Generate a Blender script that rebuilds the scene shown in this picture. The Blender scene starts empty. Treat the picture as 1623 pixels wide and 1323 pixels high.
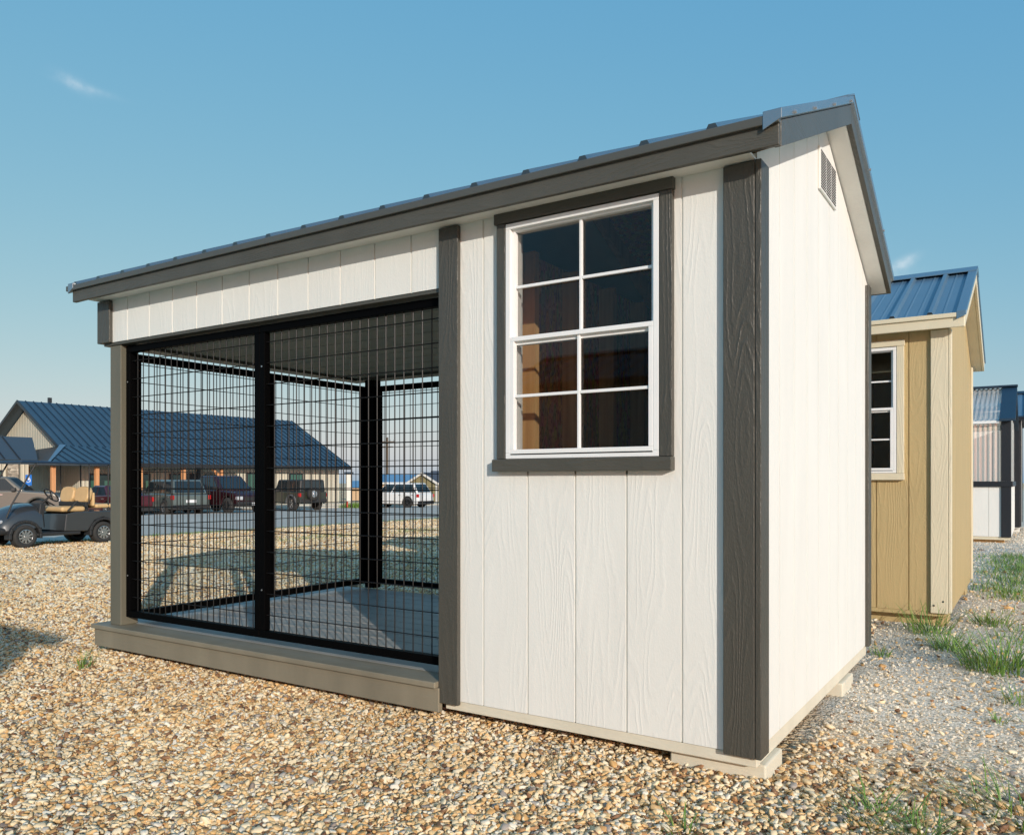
import bpy, bmesh, math, random
import numpy as np
from mathutils import Vector, Matrix, noise
random.seed(7); rng = np.random.default_rng(11)
S = bpy.context.scene
COL = S.collection

# ------------------------------------------------------------------ camera
CAM = (0.737, -2.576, 0.872); YAW = 0.5742
cd = bpy.data.cameras.new("camera"); cam = bpy.data.objects.new("camera", cd); COL.objects.link(cam)
cam.location = CAM; cam.rotation_euler = (math.radians(90), 0, YAW)
cd.sensor_width = 36; cd.lens = 28.276; cd.shift_y = 0.0631; cd.clip_start = 0.05; cd.clip_end = 3000
S.camera = cam
S.render.resolution_x = 1024; S.render.resolution_y = 834
CR = (math.cos(YAW), math.sin(YAW)); CF = (-math.sin(YAW), math.cos(YAW))
def cw(X, Z):                     # camera-frame metres (right, forward) -> world x, y
    return (CAM[0] + X*CR[0] + Z*CF[0], CAM[1] + X*CR[1] + Z*CF[1])
def heading(r, f):                # camera-frame direction -> world angle of +X
    return math.atan2(r*CR[1] + f*CF[1], r*CR[0] + f*CF[0])

# ------------------------------------------------------------------ sky, sun, exposure
SUN = Vector((0.765, -0.570, 0.285)).normalized()
EL = math.asin(SUN.z)
w = bpy.data.worlds.new("World"); S.world = w; w.use_nodes = True
nt = w.node_tree; nt.nodes.clear()
N = nt.nodes.new; L = nt.links.new
out = N('ShaderNodeOutputWorld'); bg = N('ShaderNodeBackground'); sky = N('ShaderNodeTexSky')
sky.sky_type = 'NISHITA'; sky.sun_disc = False; sky.sun_elevation = EL
sky.sun_rotation = math.atan2(SUN.x, SUN.y); sky.air_density = 1.0; sky.dust_density = 1.2; sky.ozone_density = 1.6
sky.altitude = 200
bg.inputs[1].default_value = 0.14
SKYK = ((.95, .88), (2.16, .41), (3.85, .11))
tc = N('ShaderNodeTexCoord')
def wmath(op, a, b=None, c=None):
    n = N('ShaderNodeMath'); n.operation = op
    for i, v in enumerate((a, b, c)):
        if v is None: continue
        if isinstance(v, (int, float)): n.inputs[i].default_value = v
        else: L(v, n.inputs[i])
    return n.outputs[0]
def wdot(vec):
    n = N('ShaderNodeVectorMath'); n.operation = 'DOT_PRODUCT'; L(tc.outputs['Generated'], n.inputs[0]); n.inputs[1].default_value = vec
    return n.outputs['Value']
def skydir(u, v):                 # direction in the sky of a cloud wisp
    a = (u-811.5)/1274.8; b = (763.9-v)/1274.8
    return Vector((CR[0]*a + CF[0], CR[1]*a + CF[1], b)).normalized()
masks = None
for (u, v, sa, sb, tilt, amt) in ((118, 133, .015, .0055, .35, .20), (140, 141, .022, .0032, .12, .16), (1432, 417, .012, .005, -.4, .5), (1420, 440, .018, .008, -.2, .15)):
    d = skydir(u, v); t1 = d.cross(Vector((0, 0, 1))).normalized(); t2 = t1.cross(d).normalized()
    a1 = t1*math.cos(tilt) - t2*math.sin(tilt); a2 = t1*math.sin(tilt) + t2*math.cos(tilt)
    ea = wmath('POWER', wmath('DIVIDE', wdot(a1), sa), 2.0); eb = wmath('POWER', wmath('DIVIDE', wdot(a2), sb), 2.0)
    g = wmath('EXPONENT', wmath('MULTIPLY', wmath('ADD', ea, eb), -1.0))
    g = wmath('MULTIPLY', wmath('MULTIPLY', g, amt), wmath('GREATER_THAN', wdot(d), 0.0))
    masks = g if masks is None else wmath('ADD', masks, g)
nz = N('ShaderNodeTexNoise'); nz.inputs['Scale'].default_value = 140; nz.inputs['Detail'].default_value = 6; L(tc.outputs['Generated'], nz.inputs['Vector'])
masks = wmath('MULTIPLY', masks, wmath('MULTIPLY', nz.outputs['Fac'], 1.6))
ss = N('ShaderNodeSeparateColor'); L(sky.outputs[0], ss.inputs[0]); cb = N('ShaderNodeCombineColor')   # flatter, more cyan sky
for i, (k, g) in enumerate(SKYK): L(wmath('MULTIPLY', wmath('POWER', ss.outputs[i], g), k), cb.inputs[i])
mx = N('ShaderNodeMixRGB'); mx.inputs[2].default_value = (6.2, 6.6, 6.9, 1); L(masks, mx.inputs[0]); L(cb.outputs[0], mx.inputs[1])
L(mx.outputs[0], bg.inputs[0]); L(bg.outputs[0], out.inputs[0])
sd = bpy.data.lights.new("sun", 'SUN'); so = bpy.data.objects.new("sun", sd); COL.objects.link(so)
sd.energy = 3.7; sd.angle = math.radians(0.5); sd.color = (1.0, 0.935, 0.835)
so.rotation_euler = SUN.to_track_quat('Z', 'Y').to_euler(); so.location = (20, -13, 8)
S.view_settings.view_transform = 'Standard'; S.view_settings.look = 'None'; S.view_settings.gamma = 1
S.view_settings.exposure = 0.0
S.cycles.max_bounces = 10; S.cycles.transparent_max_bounces = 16

# ------------------------------------------------------------------ materials
class NT:
    def __init__(s, name):
        s.m = bpy.data.materials.new(name); s.m.use_nodes = True; s.t = s.m.node_tree
        s.b = s.t.nodes['Principled BSDF']; s.tc = s.n('ShaderNodeTexCoord')
    def n(s, k, **kw):
        x = s.t.nodes.new(k)
        for a, b in kw.items():
            if a.startswith('i_'): x.inputs[a[2:].replace('_', ' ')].default_value = b
            else: setattr(x, a, b)
        return x
    def l(s, a, b): s.t.links.new(a, b)
    def mapv(s, scale, rot=(0, 0, 0), src='Object'):
        m = s.n('ShaderNodeMapping'); m.inputs['Scale'].default_value = scale; m.inputs['Rotation'].default_value = rot
        s.l(s.tc.outputs[src], m.inputs[0]); return m.outputs[0]
    def noise(s, vec, scale, detail=4, rough=.55):
        n = s.n('ShaderNodeTexNoise'); n.inputs['Scale'].default_value = scale; n.inputs['Detail'].default_value = detail
        n.inputs['Roughness'].default_value = rough; s.l(vec, n.inputs['Vector']); return n.outputs['Fac']
    def math(s, op, a, b=None, c=None):
        n = s.n('ShaderNodeMath', operation=op)
        for i, v in enumerate((a, b, c)):
            if v is None: continue
            if isinstance(v, (int, float)): n.inputs[i].default_value = v
            else: s.l(v, n.inputs[i])
        return n.outputs[0]
    def ramp(s, fac, stops, mode='LINEAR'):
        r = s.n('ShaderNodeValToRGB'); r.color_ramp.interpolation = mode; e = r.color_ramp.elements
        while len(e) < len(stops): e.new(0.5)
        for i, (p, c) in enumerate(stops): e[i].position = p; e[i].color = (*c, 1) if len(c) == 3 else c
        s.l(fac, r.inputs[0]); return r.outputs[0]
    def mix(s, fac, a, b, mode='MIX'):
        m = s.n('ShaderNodeMixRGB', blend_type=mode)
        for i, v in ((0, fac), (1, a), (2, b)):
            if isinstance(v, (int, float)): m.inputs[i].default_value = v
            elif isinstance(v, tuple): m.inputs[i].default_value = (*v, 1)
            else: s.l(v, m.inputs[i])
        return m.outputs[0]
    def bump(s, h, strength, dist, prev=None):
        b = s.n('ShaderNodeBump'); b.inputs['Strength'].default_value = strength; b.inputs['Distance'].default_value = dist
        s.l(h, b.inputs['Height'])
        if prev: s.l(prev, b.inputs['Normal'])
        return b.outputs[0]

def plain(name, col, rough=.5, metal=0, var=.0, scale=20, bump=0, spec=.5, coat=0):
    q = NT(name); q.b.inputs['Roughness'].default_value = rough; q.b.inputs['Metallic'].default_value = metal
    q.b.inputs['Specular IOR Level'].default_value = spec; q.b.inputs['Coat Weight'].default_value = coat
    if var:
        f = q.noise(q.mapv((1, 1, 1)), scale, 5)
        c = q.ramp(f, [(.3, tuple(x*(1-var) for x in col)), (.7, tuple(min(1, x*(1+var)) for x in col))]); q.l(c, q.b.inputs['Base Color'])
        if bump: q.l(q.bump(f, 1, bump), q.b.inputs['Normal'])
    else: q.b.inputs['Base Color'].default_value = (*col, 1)
    return q.m

def woodgrain(name, col, rough=.6, emboss=.0016, long='Z', var=.05, freq=1.0, dirt=.12, lines=9, fine=.85):
    """painted boards with a pressed cathedral grain running along one axis"""
    q = NT(name)
    sc = {'Z': (8.5, 8.5, 1.1), 'X': (1.1, 8.5, 8.5), 'Y': (8.5, 1.1, 8.5)}[long]
    sc = tuple(a*freq for a in sc)
    v = q.mapv(sc)
    big = q.noise(v, 1.0, 1.0, .35)
    jit = q.noise(q.mapv({'Z': (45, 45, 22), 'X': (22, 45, 45), 'Y': (45, 22, 45)}[long]), 1.0, 2, .5)
    rings = q.math('SINE', q.math('MULTIPLY_ADD', jit, 4.2, q.math('MULTIPLY', big, lines*13.0)))
    rings = q.math('POWER', q.math('ADD', q.math('MULTIPLY', rings, .5), .5), 3.0)
    sc2 = {'Z': (190, 190, 75), 'X': (75, 190, 190), 'Y': (190, 75, 190)}[long]
    fn = q.noise(q.mapv(sc2), 1.0, 3, .6)
    amp = q.ramp(q.noise(q.mapv((3, 3, 1.2)), 1.3, 2), [(.35, (.25,)*3), (.65, (1,)*3)])
    h = q.math('ADD', q.math('MULTIPLY', rings, q.math('MULTIPLY', amp, .55)), q.math('MULTIPLY', fn, fine))
    q.l(q.bump(h, 1.0, emboss), q.b.inputs['Normal'])
    f = q.noise(q.mapv((4, 4, 1.0)), 1.5, 6)
    c = q.ramp(f, [(.3, tuple(x*(1-var) for x in col)), (.7, tuple(min(1, x*(1+var)) for x in col))])
    g = q.math('MULTIPLY', q.ramp(q.noise(q.mapv((9, 9, 3)), 4, 8, .7), [(.62, (0,)*3), (.8, (1,)*3)]), dirt)
    c = q.mix(g, c, tuple(x*.55 for x in col))
    q.l(c, q.b.inputs['Base Color']); q.b.inputs['Roughness'].default_value = rough
    return q.m

def rawwood(name, a, b, long='Z', rough=.75):
    q = NT(name); sc = {'Z': (18, 18, .8), 'X': (.8, 18, 18), 'Y': (18, .8, 18)}[long]
    n1 = q.noise(q.mapv(sc), 1.6, 5, .6); c = q.ramp(n1, [(.3, a), (.7, b)])
    q.l(c, q.b.inputs['Base Color']); q.b.inputs['Roughness'].default_value = rough
    q.l(q.bump(n1, .6, .002), q.b.inputs['Normal']); return q.m

def osb(name):
    q = NT(name); v = q.n('ShaderNodeTexVoronoi'); q.l(q.mapv((30, 30, 9)), v.inputs['Vector']); v.inputs['Scale'].default_value = 1.5
    c = q.mix(.5, q.ramp(q.math('FRACT', q.math('MULTIPLY', v.outputs['Distance'], 2.7)), [(0, (.34, .17, .06)), (1, (.68, .42, .17))]), v.outputs['Color'], 'SOFT_LIGHT')
    q.l(c, q.b.inputs['Base Color']); q.b.inputs['Roughness'].default_value = .8; return q.m

def glassmat(name, tint=(.86, .93, .92), ior=1.5, boost=1.0):
    q = NT(name); t = q.t; t.nodes.remove(q.b)
    o = [n for n in t.nodes if n.type == 'OUTPUT_MATERIAL'][0]
    tr = q.n('ShaderNodeBsdfTransparent'); tr.inputs[0].default_value = (*tint, 1)
    gl = q.n('ShaderNodeBsdfGlossy'); gl.inputs['Roughness'].default_value = .01
    fr = q.n('ShaderNodeFresnel'); fr.inputs[0].default_value = ior
    m = q.n('ShaderNodeMixShader'); q.l(q.math('MULTIPLY', fr.outputs[0], boost), m.inputs[0]); q.l(tr.outputs[0], m.inputs[1]); q.l(gl.outputs[0], m.inputs[2])
    q.l(m.outputs[0], o.inputs[0]); return q.m

M = {}
M['white'] = woodgrain('white_painted_siding', (.755, .758, .715), .62, .0010, var=.03, lines=8, dirt=.10)
M['white_trim'] = plain('white_vinyl', (.80, .81, .80), .38, var=.03, scale=8)
M['soffit'] = woodgrain('white_soffit', (.78, .77, .72), .6, .001, 'X')
M['trim'] = woodgrain('taupe_trim_paint', (.066, .063, .052), .42, .0024, 'Z', .08, 1.0, lines=8)
M['trim_h'] = woodgrain('taupe_trim_paint_lengthwise', (.074, .070, .056), .45, .002, 'X', .08, 1.1)
M['trim_y'] = woodgrain('taupe_trim_paint_crosswise', (.076, .074, .062), .38, .002, 'Y', .08, 1.1)
M['comp'] = woodgrain('composite_board', (.215, .188, .135), .55, .0008, 'X', .14, 1.0, .2, 3)
M['comp_z'] = woodgrain('composite_post', (.135, .125, .092), .5, .0008, 'Z', .1, 1.0, .2, 3)
M['deck'] = woodgrain('deck_boards', (.32, .305, .28), .5, .0008, 'X', .14, 1.0, .2, 3)
M['black'] = plain('black_powder_coat', (.002, .002, .0022), .5, spec=.03)
M['wire'] = plain('black_coated_wire', (.008, .0075, .0075), .42, spec=.3)
M['metal'] = plain('dark_roof_metal', (.03, .032, .032), .10, .0, var=.08, scale=3, spec=.8, coat=.5)
M['sheen'] = plain('sky_sheen_roof_sheet', (.30, .34, .35), .16, .85, var=.05, scale=3)  # pale metal colour stands in for sky sheen on the dark roof
M['galv'] = plain('grey_blue_rake_metal', (.30, .35, .39), .25, .75, var=.05, scale=3)
M['metal_trim'] = plain('charcoal_edge_metal', (.085, .086, .076), .4, .1, var=.06, scale=3)
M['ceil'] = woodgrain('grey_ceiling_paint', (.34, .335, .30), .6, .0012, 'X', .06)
M['stud'] = rawwood('pine_studs', (.52, .28, .10), (.72, .46, .20))
M['osb'] = osb('strand_board')
M['ply'] = rawwood('floor_plywood', (.35, .23, .12), (.5, .34, .18), 'X')
M['skid'] = woodgrain('painted_skid_timber', (.66, .62, .50), .7, .001, 'X', .07, 1, .3)
M['glass'] = glassmat('window_glass', (.97, .97, .96), 1.5, .55)
M['vent'] = plain('white_vent_plastic', (.78, .77, .72), .4)
M['dark'] = plain('dark_void', (.012, .012, .012), .9)
M['screw'] = plain('zinc_screw', (.55, .56, .57), .3, .8)
M['tan'] = woodgrain('tan_painted_siding', (.47, .36, .175), .6, .0014, lines=8)
M['cream'] = woodgrain('cream_trim_paint', (.66, .60, .44), .55, .0012, lines=8)
M['cream_h'] = woodgrain('cream_trim_paint_lengthwise', (.66, .60, .44), .55, .0008, 'X')
M['blue_roof'] = plain('blue_roof_metal', (.105, .19, .275), .3, .15, var=.07, scale=2)
M['navy'] = plain('navy_edge_metal', (.012, .035, .065), .5, .0, var=.05, scale=3)
M['gh_black'] = woodgrain('black_trim_paint', (.015, .017, .022), .4, .001)
M['brown_roof'] = plain('dark_porch_metal', (.045, .045, .045), .5)
M['grey_roof'] = plain('grey_roof_metal', (.05, .065, .08), .35, .1)

def add_corr(name):
    q = NT(name); t = q.t; t.nodes.remove(q.b)
    o = [n for n in t.nodes if n.type == 'OUTPUT_MATERIAL'][0]
    tr = q.n('ShaderNodeBsdfTransparent'); tr.inputs[0].default_value = (.9, .92, .92, 1)
    gl = q.n('ShaderNodeBsdfGlossy'); gl.inputs['Roughness'].default_value = .12
    df = q.n('ShaderNodeBsdfDiffuse'); df.inputs[0].default_value = (.75, .77, .75, 1)
    fr = q.n('ShaderNodeFresnel'); fr.inputs[0].default_value = 1.5
    m = q.n('ShaderNodeMixShader'); q.l(q.math('MULTIPLY_ADD', fr.outputs[0], 1.5, .06), m.inputs[0]); q.l(tr.outputs[0], m.inputs[1]); q.l(gl.outputs[0], m.inputs[2])
    m2 = q.n('ShaderNodeMixShader'); m2.inputs[0].default_value = .28; q.l(m.outputs[0], m2.inputs[1]); q.l(df.outputs[0], m2.inputs[2])
    q.l(m2.outputs[0], o.inputs[0]); return q.m
M['poly'] = add_corr('clear_corrugated_panel')

# ------------------------------------------------------------------ object helpers
def tag(o, label=None, cat=None, group=None, kind=None):
    if label: o['label'] = label
    if cat: o['category'] = cat
    if group: o['group'] = group
    if kind: o['kind'] = kind
    return o
def empty(name, loc=(0, 0, 0), rz=0, parent=None):
    o = bpy.data.objects.new(name, None); COL.objects.link(o); o.location = loc; o.rotation_euler = (0, 0, rz)
    o.empty_display_size = .2
    if parent: o.parent = parent
    return o
def copy_tree(o, parent=None):
    c = o.copy(); COL.objects.link(c); c.parent = parent
    for ch in list(o.children): copy_tree(ch, c)
    return c
class MB:
    def __init__(s, org=(0, 0, 0)): s.v = []; s.f = []; s.o = org
    def add(s, vs, fs):
        n = len(s.v); s.v += [tuple(a) for a in vs]; s.f += [tuple(i+n for i in f) for f in fs]; return s
    def box(s, x0, x1, y0, y1, z0, z1):
        return s.add([(x0,y0,z0),(x1,y0,z0),(x1,y1,z0),(x0,y1,z0),(x0,y0,z1),(x1,y0,z1),(x1,y1,z1),(x0,y1,z1)],
                     [(0,3,2,1),(4,5,6,7),(0,1,5,4),(1,2,6,5),(2,3,7,6),(3,0,4,7)])
    def hexa(s, p): return s.add(p, [(0,3,2,1),(4,5,6,7),(0,1,5,4),(1,2,6,5),(2,3,7,6),(3,0,4,7)])
    def quad(s, *p): return s.add(p, [(0,1,2,3)])
    def prism(s, pts, off):          # closed polygon swept along a vector
        n = len(pts); o = Vector(off); q = [Vector(p) for p in pts]
        return s.add([tuple(a) for a in q] + [tuple(a+o) for a in q], [tuple(range(n-1,-1,-1)), tuple(range(n,2*n))] + [(i,(i+1)%n,n+(i+1)%n,n+i) for i in range(n)])
    def tube(s, p0, p1, r, n=8, r1=None, cap=True):
        p0 = Vector(p0); p1 = Vector(p1); d = (p1-p0).normalized(); a = d.orthogonal().normalized(); b = d.cross(a)
        r1 = r if r1 is None else r1
        vs = [tuple(p0+(a*math.cos(t)+b*math.sin(t))*r) for t in [2*math.pi*i/n for i in range(n)]] + [tuple(p1+(a*math.cos(t)+b*math.sin(t))*r1) for t in [2*math.pi*i/n for i in range(n)]]
        fs = [(i,(i+1)%n,n+(i+1)%n,n+i) for i in range(n)]
        if cap: fs += [tuple(range(n-1,-1,-1)), tuple(range(n,2*n))]
        return s.add(vs, fs)
    def path(s, pts, r, n=8):
        for a, b in zip(pts, pts[1:]): s.tube(a, b, r, n)
        return s
    def lathe(s, prof, c, axis='Y', n=28):   # prof [(r, h)]
        vs = []; c = Vector(c)
        for (r, h) in prof:
            for i in range(n):
                t = 2*math.pi*i/n; a, b = r*math.cos(t), r*math.sin(t)
                p = {'Y': (a, h, b), 'Z': (a, b, h), 'X': (h, a, b)}[axis]; vs.append(tuple(c+Vector(p)))
        fs = [(k*n+i, k*n+(i+1)%n, (k+1)*n+(i+1)%n, (k+1)*n+i) for k in range(len(prof)-1) for i in range(n)]
        return s.add(vs, fs)
    def build(s, name, mat, parent=None, bevel=0, smooth=False, seg=2, sub=0):
        me = bpy.data.meshes.new(name)
        ox, oy, oz = s.o
        me.from_pydata([(a-ox, b-oy, c-oz) for a, b, c in s.v], [], s.f)
        bm = bmesh.new(); bm.from_mesh(me); bmesh.ops.recalc_face_normals(bm, faces=bm.faces); bm.to_mesh(me); bm.free()
        me.materials.append(mat)
        if smooth:
            for p in me.polygons: p.use_smooth = True
        o = bpy.data.objects.new(name, me); COL.objects.link(o)
        if parent: o.parent = parent
        if bevel:
            m = o.modifiers.new('bevel', 'BEVEL'); m.width = bevel; m.segments = seg; m.limit_method = 'ANGLE'; m.angle_limit = math.radians(40)
            m.harden_normals = False
        if sub:
            m = o.modifiers.new('sub', 'SUBSURF'); m.levels = sub; m.render_levels = sub
        return o

def siding(mb, F, u0, u1, grooves, zb, zt, openings=(), gw=.008, gd=.006, extra=()):
    """vertical grooved sheet; F(u, d, z) -> xyz, d = outward"""
    cuts = {u0, u1, *extra}; gs = [g for g in grooves if u0+.02 < g < u1-.02]
    for g in gs: cuts |= {g-gw/2, g+gw/2}
    for o in openings: cuts |= {o[0], o[1]}
    cuts = sorted(c for c in cuts if u0 <= c <= u1)
    prev = None
    for a, b in zip(cuts, cuts[1:]):
        if b-a < 1e-6: continue
        m = (a+b)/2; ing = any(abs(m-g) < gw/2 for g in gs); d = -gd if ing else 0
        spans = [(zb, None)]
        for (oa, ob, oz0, oz1) in openings:
            if oa < m < ob: spans = [(zb, oz0), (oz1, None)]
        for (s0, s1) in spans:
            za, zc = (zt(a), zt(b)) if s1 is None else (s1, s1)
            mb.quad(F(a,d,s0), F(b,d,s0), F(b,d,zc), F(a,d,za))
        if prev is not None and prev != d:
            for (s0, s1) in spans:
                za = zt(a) if s1 is None else s1
                mb.quad(F(a,prev,s0), F(a,d,s0), F(a,d,za), F(a,prev,za))
        prev = d
    for (oa, ob, oz0, oz1) in openings:
        for (p, q) in (((oa,oz0),(ob,oz0)), ((ob,oz0),(ob,oz1)), ((ob,oz1),(oa,oz1)), ((oa,oz1),(oa,oz0))):
            mb.quad(F(p[0],0,p[1]), F(q[0],0,q[1]), F(q[0],-.10,q[1]), F(p[0],-.10,p[1]))

def make_window(root, org, yf, x0, x1, z0, z1, trim, trim_h, rows=2, glass='glass', over=.04, head=None, midz=None):
    """double hung window in a wall facing -Y at y = yf; x0..z1 = outer edge of the vinyl frame"""
    fw = .021
    if midz is None: midz = (z0+z1)/2
    b = MB(org)
    b.box(x0,x1,yf-.022,yf+.06,z0,z0+fw).box(x0,x1,yf-.022,yf+.06,z1-fw,z1).box(x0,x0+fw,yf-.022,yf+.06,z0+fw,z1-fw).box(x1-fw,x1,yf-.022,yf+.06,z0+fw,z1-fw)
    win = b.build('window', M['white_trim'], root, .002)
    def sash(za, zb, y, fr):
        s = MB(org); a, c = x0+fw, x1-fw
        s.box(a,c,y-.012,y+.012,za,za+fr*1.3).box(a,c,y-.012,y+.012,zb-fr,zb).box(a,a+fr,y-.012,y+.012,za+fr*1.3,zb-fr).box(c-fr,c,y-.012,y+.012,za+fr*1.3,zb-fr)
        mw = .0055; xm = (a+c)/2
        s.box(xm-mw,xm+mw,y-.006,y+.006,za+fr*1.3,zb-fr)
        zz = [za+(zb-za)*k/rows for k in range(1, rows)]
        for z in zz:
            s.box(a+fr,xm-mw,y-.006,y+.006,z-mw,z+mw).box(xm+mw,c-fr,y-.006,y+.006,z-mw,z+mw)
        s.build('sash', M['white_trim'], win, .0015)
        MB(org).box(a+fr-.004,c-fr+.004,y+.0075,y+.0095,za+fr,zb-fr+.003).build('pane', M[glass], win)
    sash(midz-.012, z1-fw+.004, yf+.006, .012)
    sash(z0+fw*.6, midz+.018, yf-.010, .017)
    for nm, bx, mt in (('window_trim', (x0-over,x0-.002,yf-.024,yf-.001,z0-.001,z1+.004), trim), ('window_trim', (x1+.002,x1+over+.008,yf-.024,yf-.001,z0-.001,z1+.004), trim),
                       ('window_trim', (x0-over-.012,x1+over+.012,yf-.026,yf-.001,z1+.005,z1+.046), trim_h), ('window_sill', (x0-over-.014,x1+over+.010,yf-.036,yf-.001,z0-.048,z0-.002), trim_h)):
        MB(org).box(*bx).build(nm, mt, win, .0025)
    return win

def roof(root, org, X0, X1, Y0, Y1, zw, slope, mm, edge, fasc, fasc_y, soff, ov=.10, rake=.10, ribs=.2286, rib0=0, thick=.085, minor=False, capm=None, eave_left=.065, name='roof', rakem=None):
    """gable roof, ridge along X; zw = wall line height at y = Y0"""
    ym = (Y0+Y1)/2; t = thick
    def zl(y): return zw + slope*(min(y, Y0+Y1-y)-Y0)
    xa, xb = X0-rake, X1+rake
    # deck slab (its underside is the soffit)
    sl = MB(org)
    for sgn in (0, 1):
        ya, yb = (Y0-ov, ym) if sgn == 0 else (Y1+ov, ym)
        sl.hexa([(xa+.02,ya,zl(ya)+.004),(xb-.02,ya,zl(ya)+.004),(xb-.02,yb,zl(yb)+.004),(xa+.02,yb,zl(yb)+.004),(xa+.02,ya,zl(ya)+t),(xb-.02,ya,zl(ya)+t),(xb-.02,yb,zl(yb)+t),(xa+.02,yb,zl(yb)+t)])
    slab = sl.build('soffit', soff, root)
    # fascia + rake boards
    for (ya, yb) in ((Y0-ov-.018, Y0-ov), (Y1+ov, Y1+ov+.018)):
        yy = Y0-ov if ya < Y0 else Y1+ov
        MB(org).box(xa,xb,ya,yb,zl(yy)+.002,zl(yy)+t-.006).build('fascia', fasc, root, .003)
    for (x0_, x1_) in ((xa-.002, xa+.018), (xb-.018, xb+.002)):
        for sgn in (0, 1):
            ya = Y0-ov+.0005 if sgn == 0 else Y1+ov-.0005
            MB(org).hexa([(x0_,ya,zl(ya)+.001),(x1_,ya,zl(ya)+.001),(x1_,ym,zl(ym)+.001),(x0_,ym,zl(ym)+.001),(x0_,ya,zl(ya)+t-.003),(x1_,ya,zl(ya)+t-.003),(x1_,ym,zl(ym)+t-.003),(x0_,ym,zl(ym)+t-.003)]).build('rake_board', fasc_y, root, .002)
    # metal sheets with ribs
    for sgn in (0, 1):
        ya = Y0-ov-.024 if sgn == 0 else Y1+ov+.024
        b = MB(org); T = t+.012
        prof = [(xa-eave_left, 0)]; x = X1+rib0
        xs = []
        while x > xa: 
            if x < xb-.03: xs.append(x)
            x -= ribs
        xs.sort()
        for xr in xs:
            prof += [(xr-.024,0),(xr-.011,.025),(xr+.011,.025),(xr+.024,0)]
            if minor: 
                for k in (1, 2):
                    xm = xr+ribs*k/3
                    if xm < xb-.03: prof += [(xm-.008,0),(xm-.004,.004),(xm+.004,.004),(xm+.008,0)]
        prof += [(xb+.006, 0)]
        base = [(x, h) for x, h in prof]
        n = len(base)
        vs = [(x,ya,zl(ya)+T+h) for x,h in base] + [(x,ym,zl(ym)+T+h) for x,h in base] + [(x,ya,zl(ya)+T-.004+h*.15) for x,h in base] + [(x,ym,zl(ym)+T-.006) for x,h in base]
        fs = [(i,i+1,n+i+1,n+i) for i in range(n-1)] + [(2*n+i,2*n+i+1,3*n+i+1,3*n+i) for i in range(n-1)] + [(i,i+1,2*n+i+1,2*n+i) for i in range(n-1)]
        b.add(vs, fs)
        rp = b.build(name, mm, root); rp.data.materials.append(M['metal'])
        for p in rp.data.polygons[2*(n-1):]: p.material_index = 1
        yf = Y0-ov-.032 if sgn == 0 else Y1+ov+.008
        MB(org).box(xa-.045,xb+.003,yf,yf+.024,zl(Y0-ov)+t-.020,zl(Y0-ov)+t+.009).build('drip_edge', edge, root, .003)
    # rake trim and ridge cap
    for (x0_, x1_) in ((xa-.008-eave_left*.6, xa+.03), (xb-.045, xb+.012)):
        for sgn in (0, 1):
            ya = Y0-ov-.034 if sgn == 0 else Y1+ov+.034
            MB(org).hexa([(x0_,ya,zl(ya)+t-.022),(x1_,ya,zl(ya)+t+.004),(x1_,ym,zl(ym)+t+.004),(x0_,ym,zl(ym)+t-.022),(x0_,ya,zl(ya)+t+.034),(x1_,ya,zl(ya)+t+.034),(x1_,ym,zl(ym)+t+.034),(x0_,ym,zl(ym)+t+.034)]).build('rake_trim', rakem or capm or edge, root, .002)
    cp = MB(org); h = t+.034
    for sg in (-1, 1):
        yo = ym+sg*.13
        cp.hexa([(xa-.01,yo,zl(yo)+h),(xb+.014,yo,zl(yo)+h),(xb+.014,ym,zl(ym)+h),(xa-.01,ym,zl(ym)+h),(xa-.01,yo,zl(yo)+h+.007),(xb+.014,yo,zl(yo)+h+.007),(xb+.014,ym,zl(ym)+h+.007),(xa-.01,ym,zl(ym)+h+.007)])
    cp.build('ridge_cap', rakem or capm or mm, root)
    return zl

# ------------------------------------------------------------------ the ground
def sstep(a, b, x):
    t = np.clip((x-a)/(b-a), 0, 1); return t*t*(3-2*t)
def gz(x, y):
    x = np.asarray(x, float); y = np.asarray(y, float)
    z = -.100 - .35*sstep(-4.5, -15.5, x) - .30*np.clip((-17-x)/20, 0, 1) - .009*np.clip(y-20, 0, 25)*np.clip((-17-x)/20, 0, 1) 
    return z
def G(x, y): return float(gz(x, y))
TAN = [(0,(.16,.08,.04)),(.08,(.34,.18,.09)),(.16,(.66,.39,.15)),(.36,(.77,.54,.28)),(.56,(.83,.65,.40)),(.77,(.86,.74,.53)),(.93,(.86,.79,.66)),(.97,(.40,.35,.31)),(1,(.22,.17,.14))]
GRY = [(0,(.30,.24,.18)),(.12,(.50,.44,.34)),(.3,(.62,.56,.46)),(.6,(.71,.66,.56)),(.92,(.80,.76,.68)),(1,(.66,.46,.26))]
def grey_w(x, y):     # crushed limestone beside the sheds
    return sstep(-.20, .40, (y-.05)*.55 + (x-.45)*.25)*sstep(-.6, .0, x)
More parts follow.
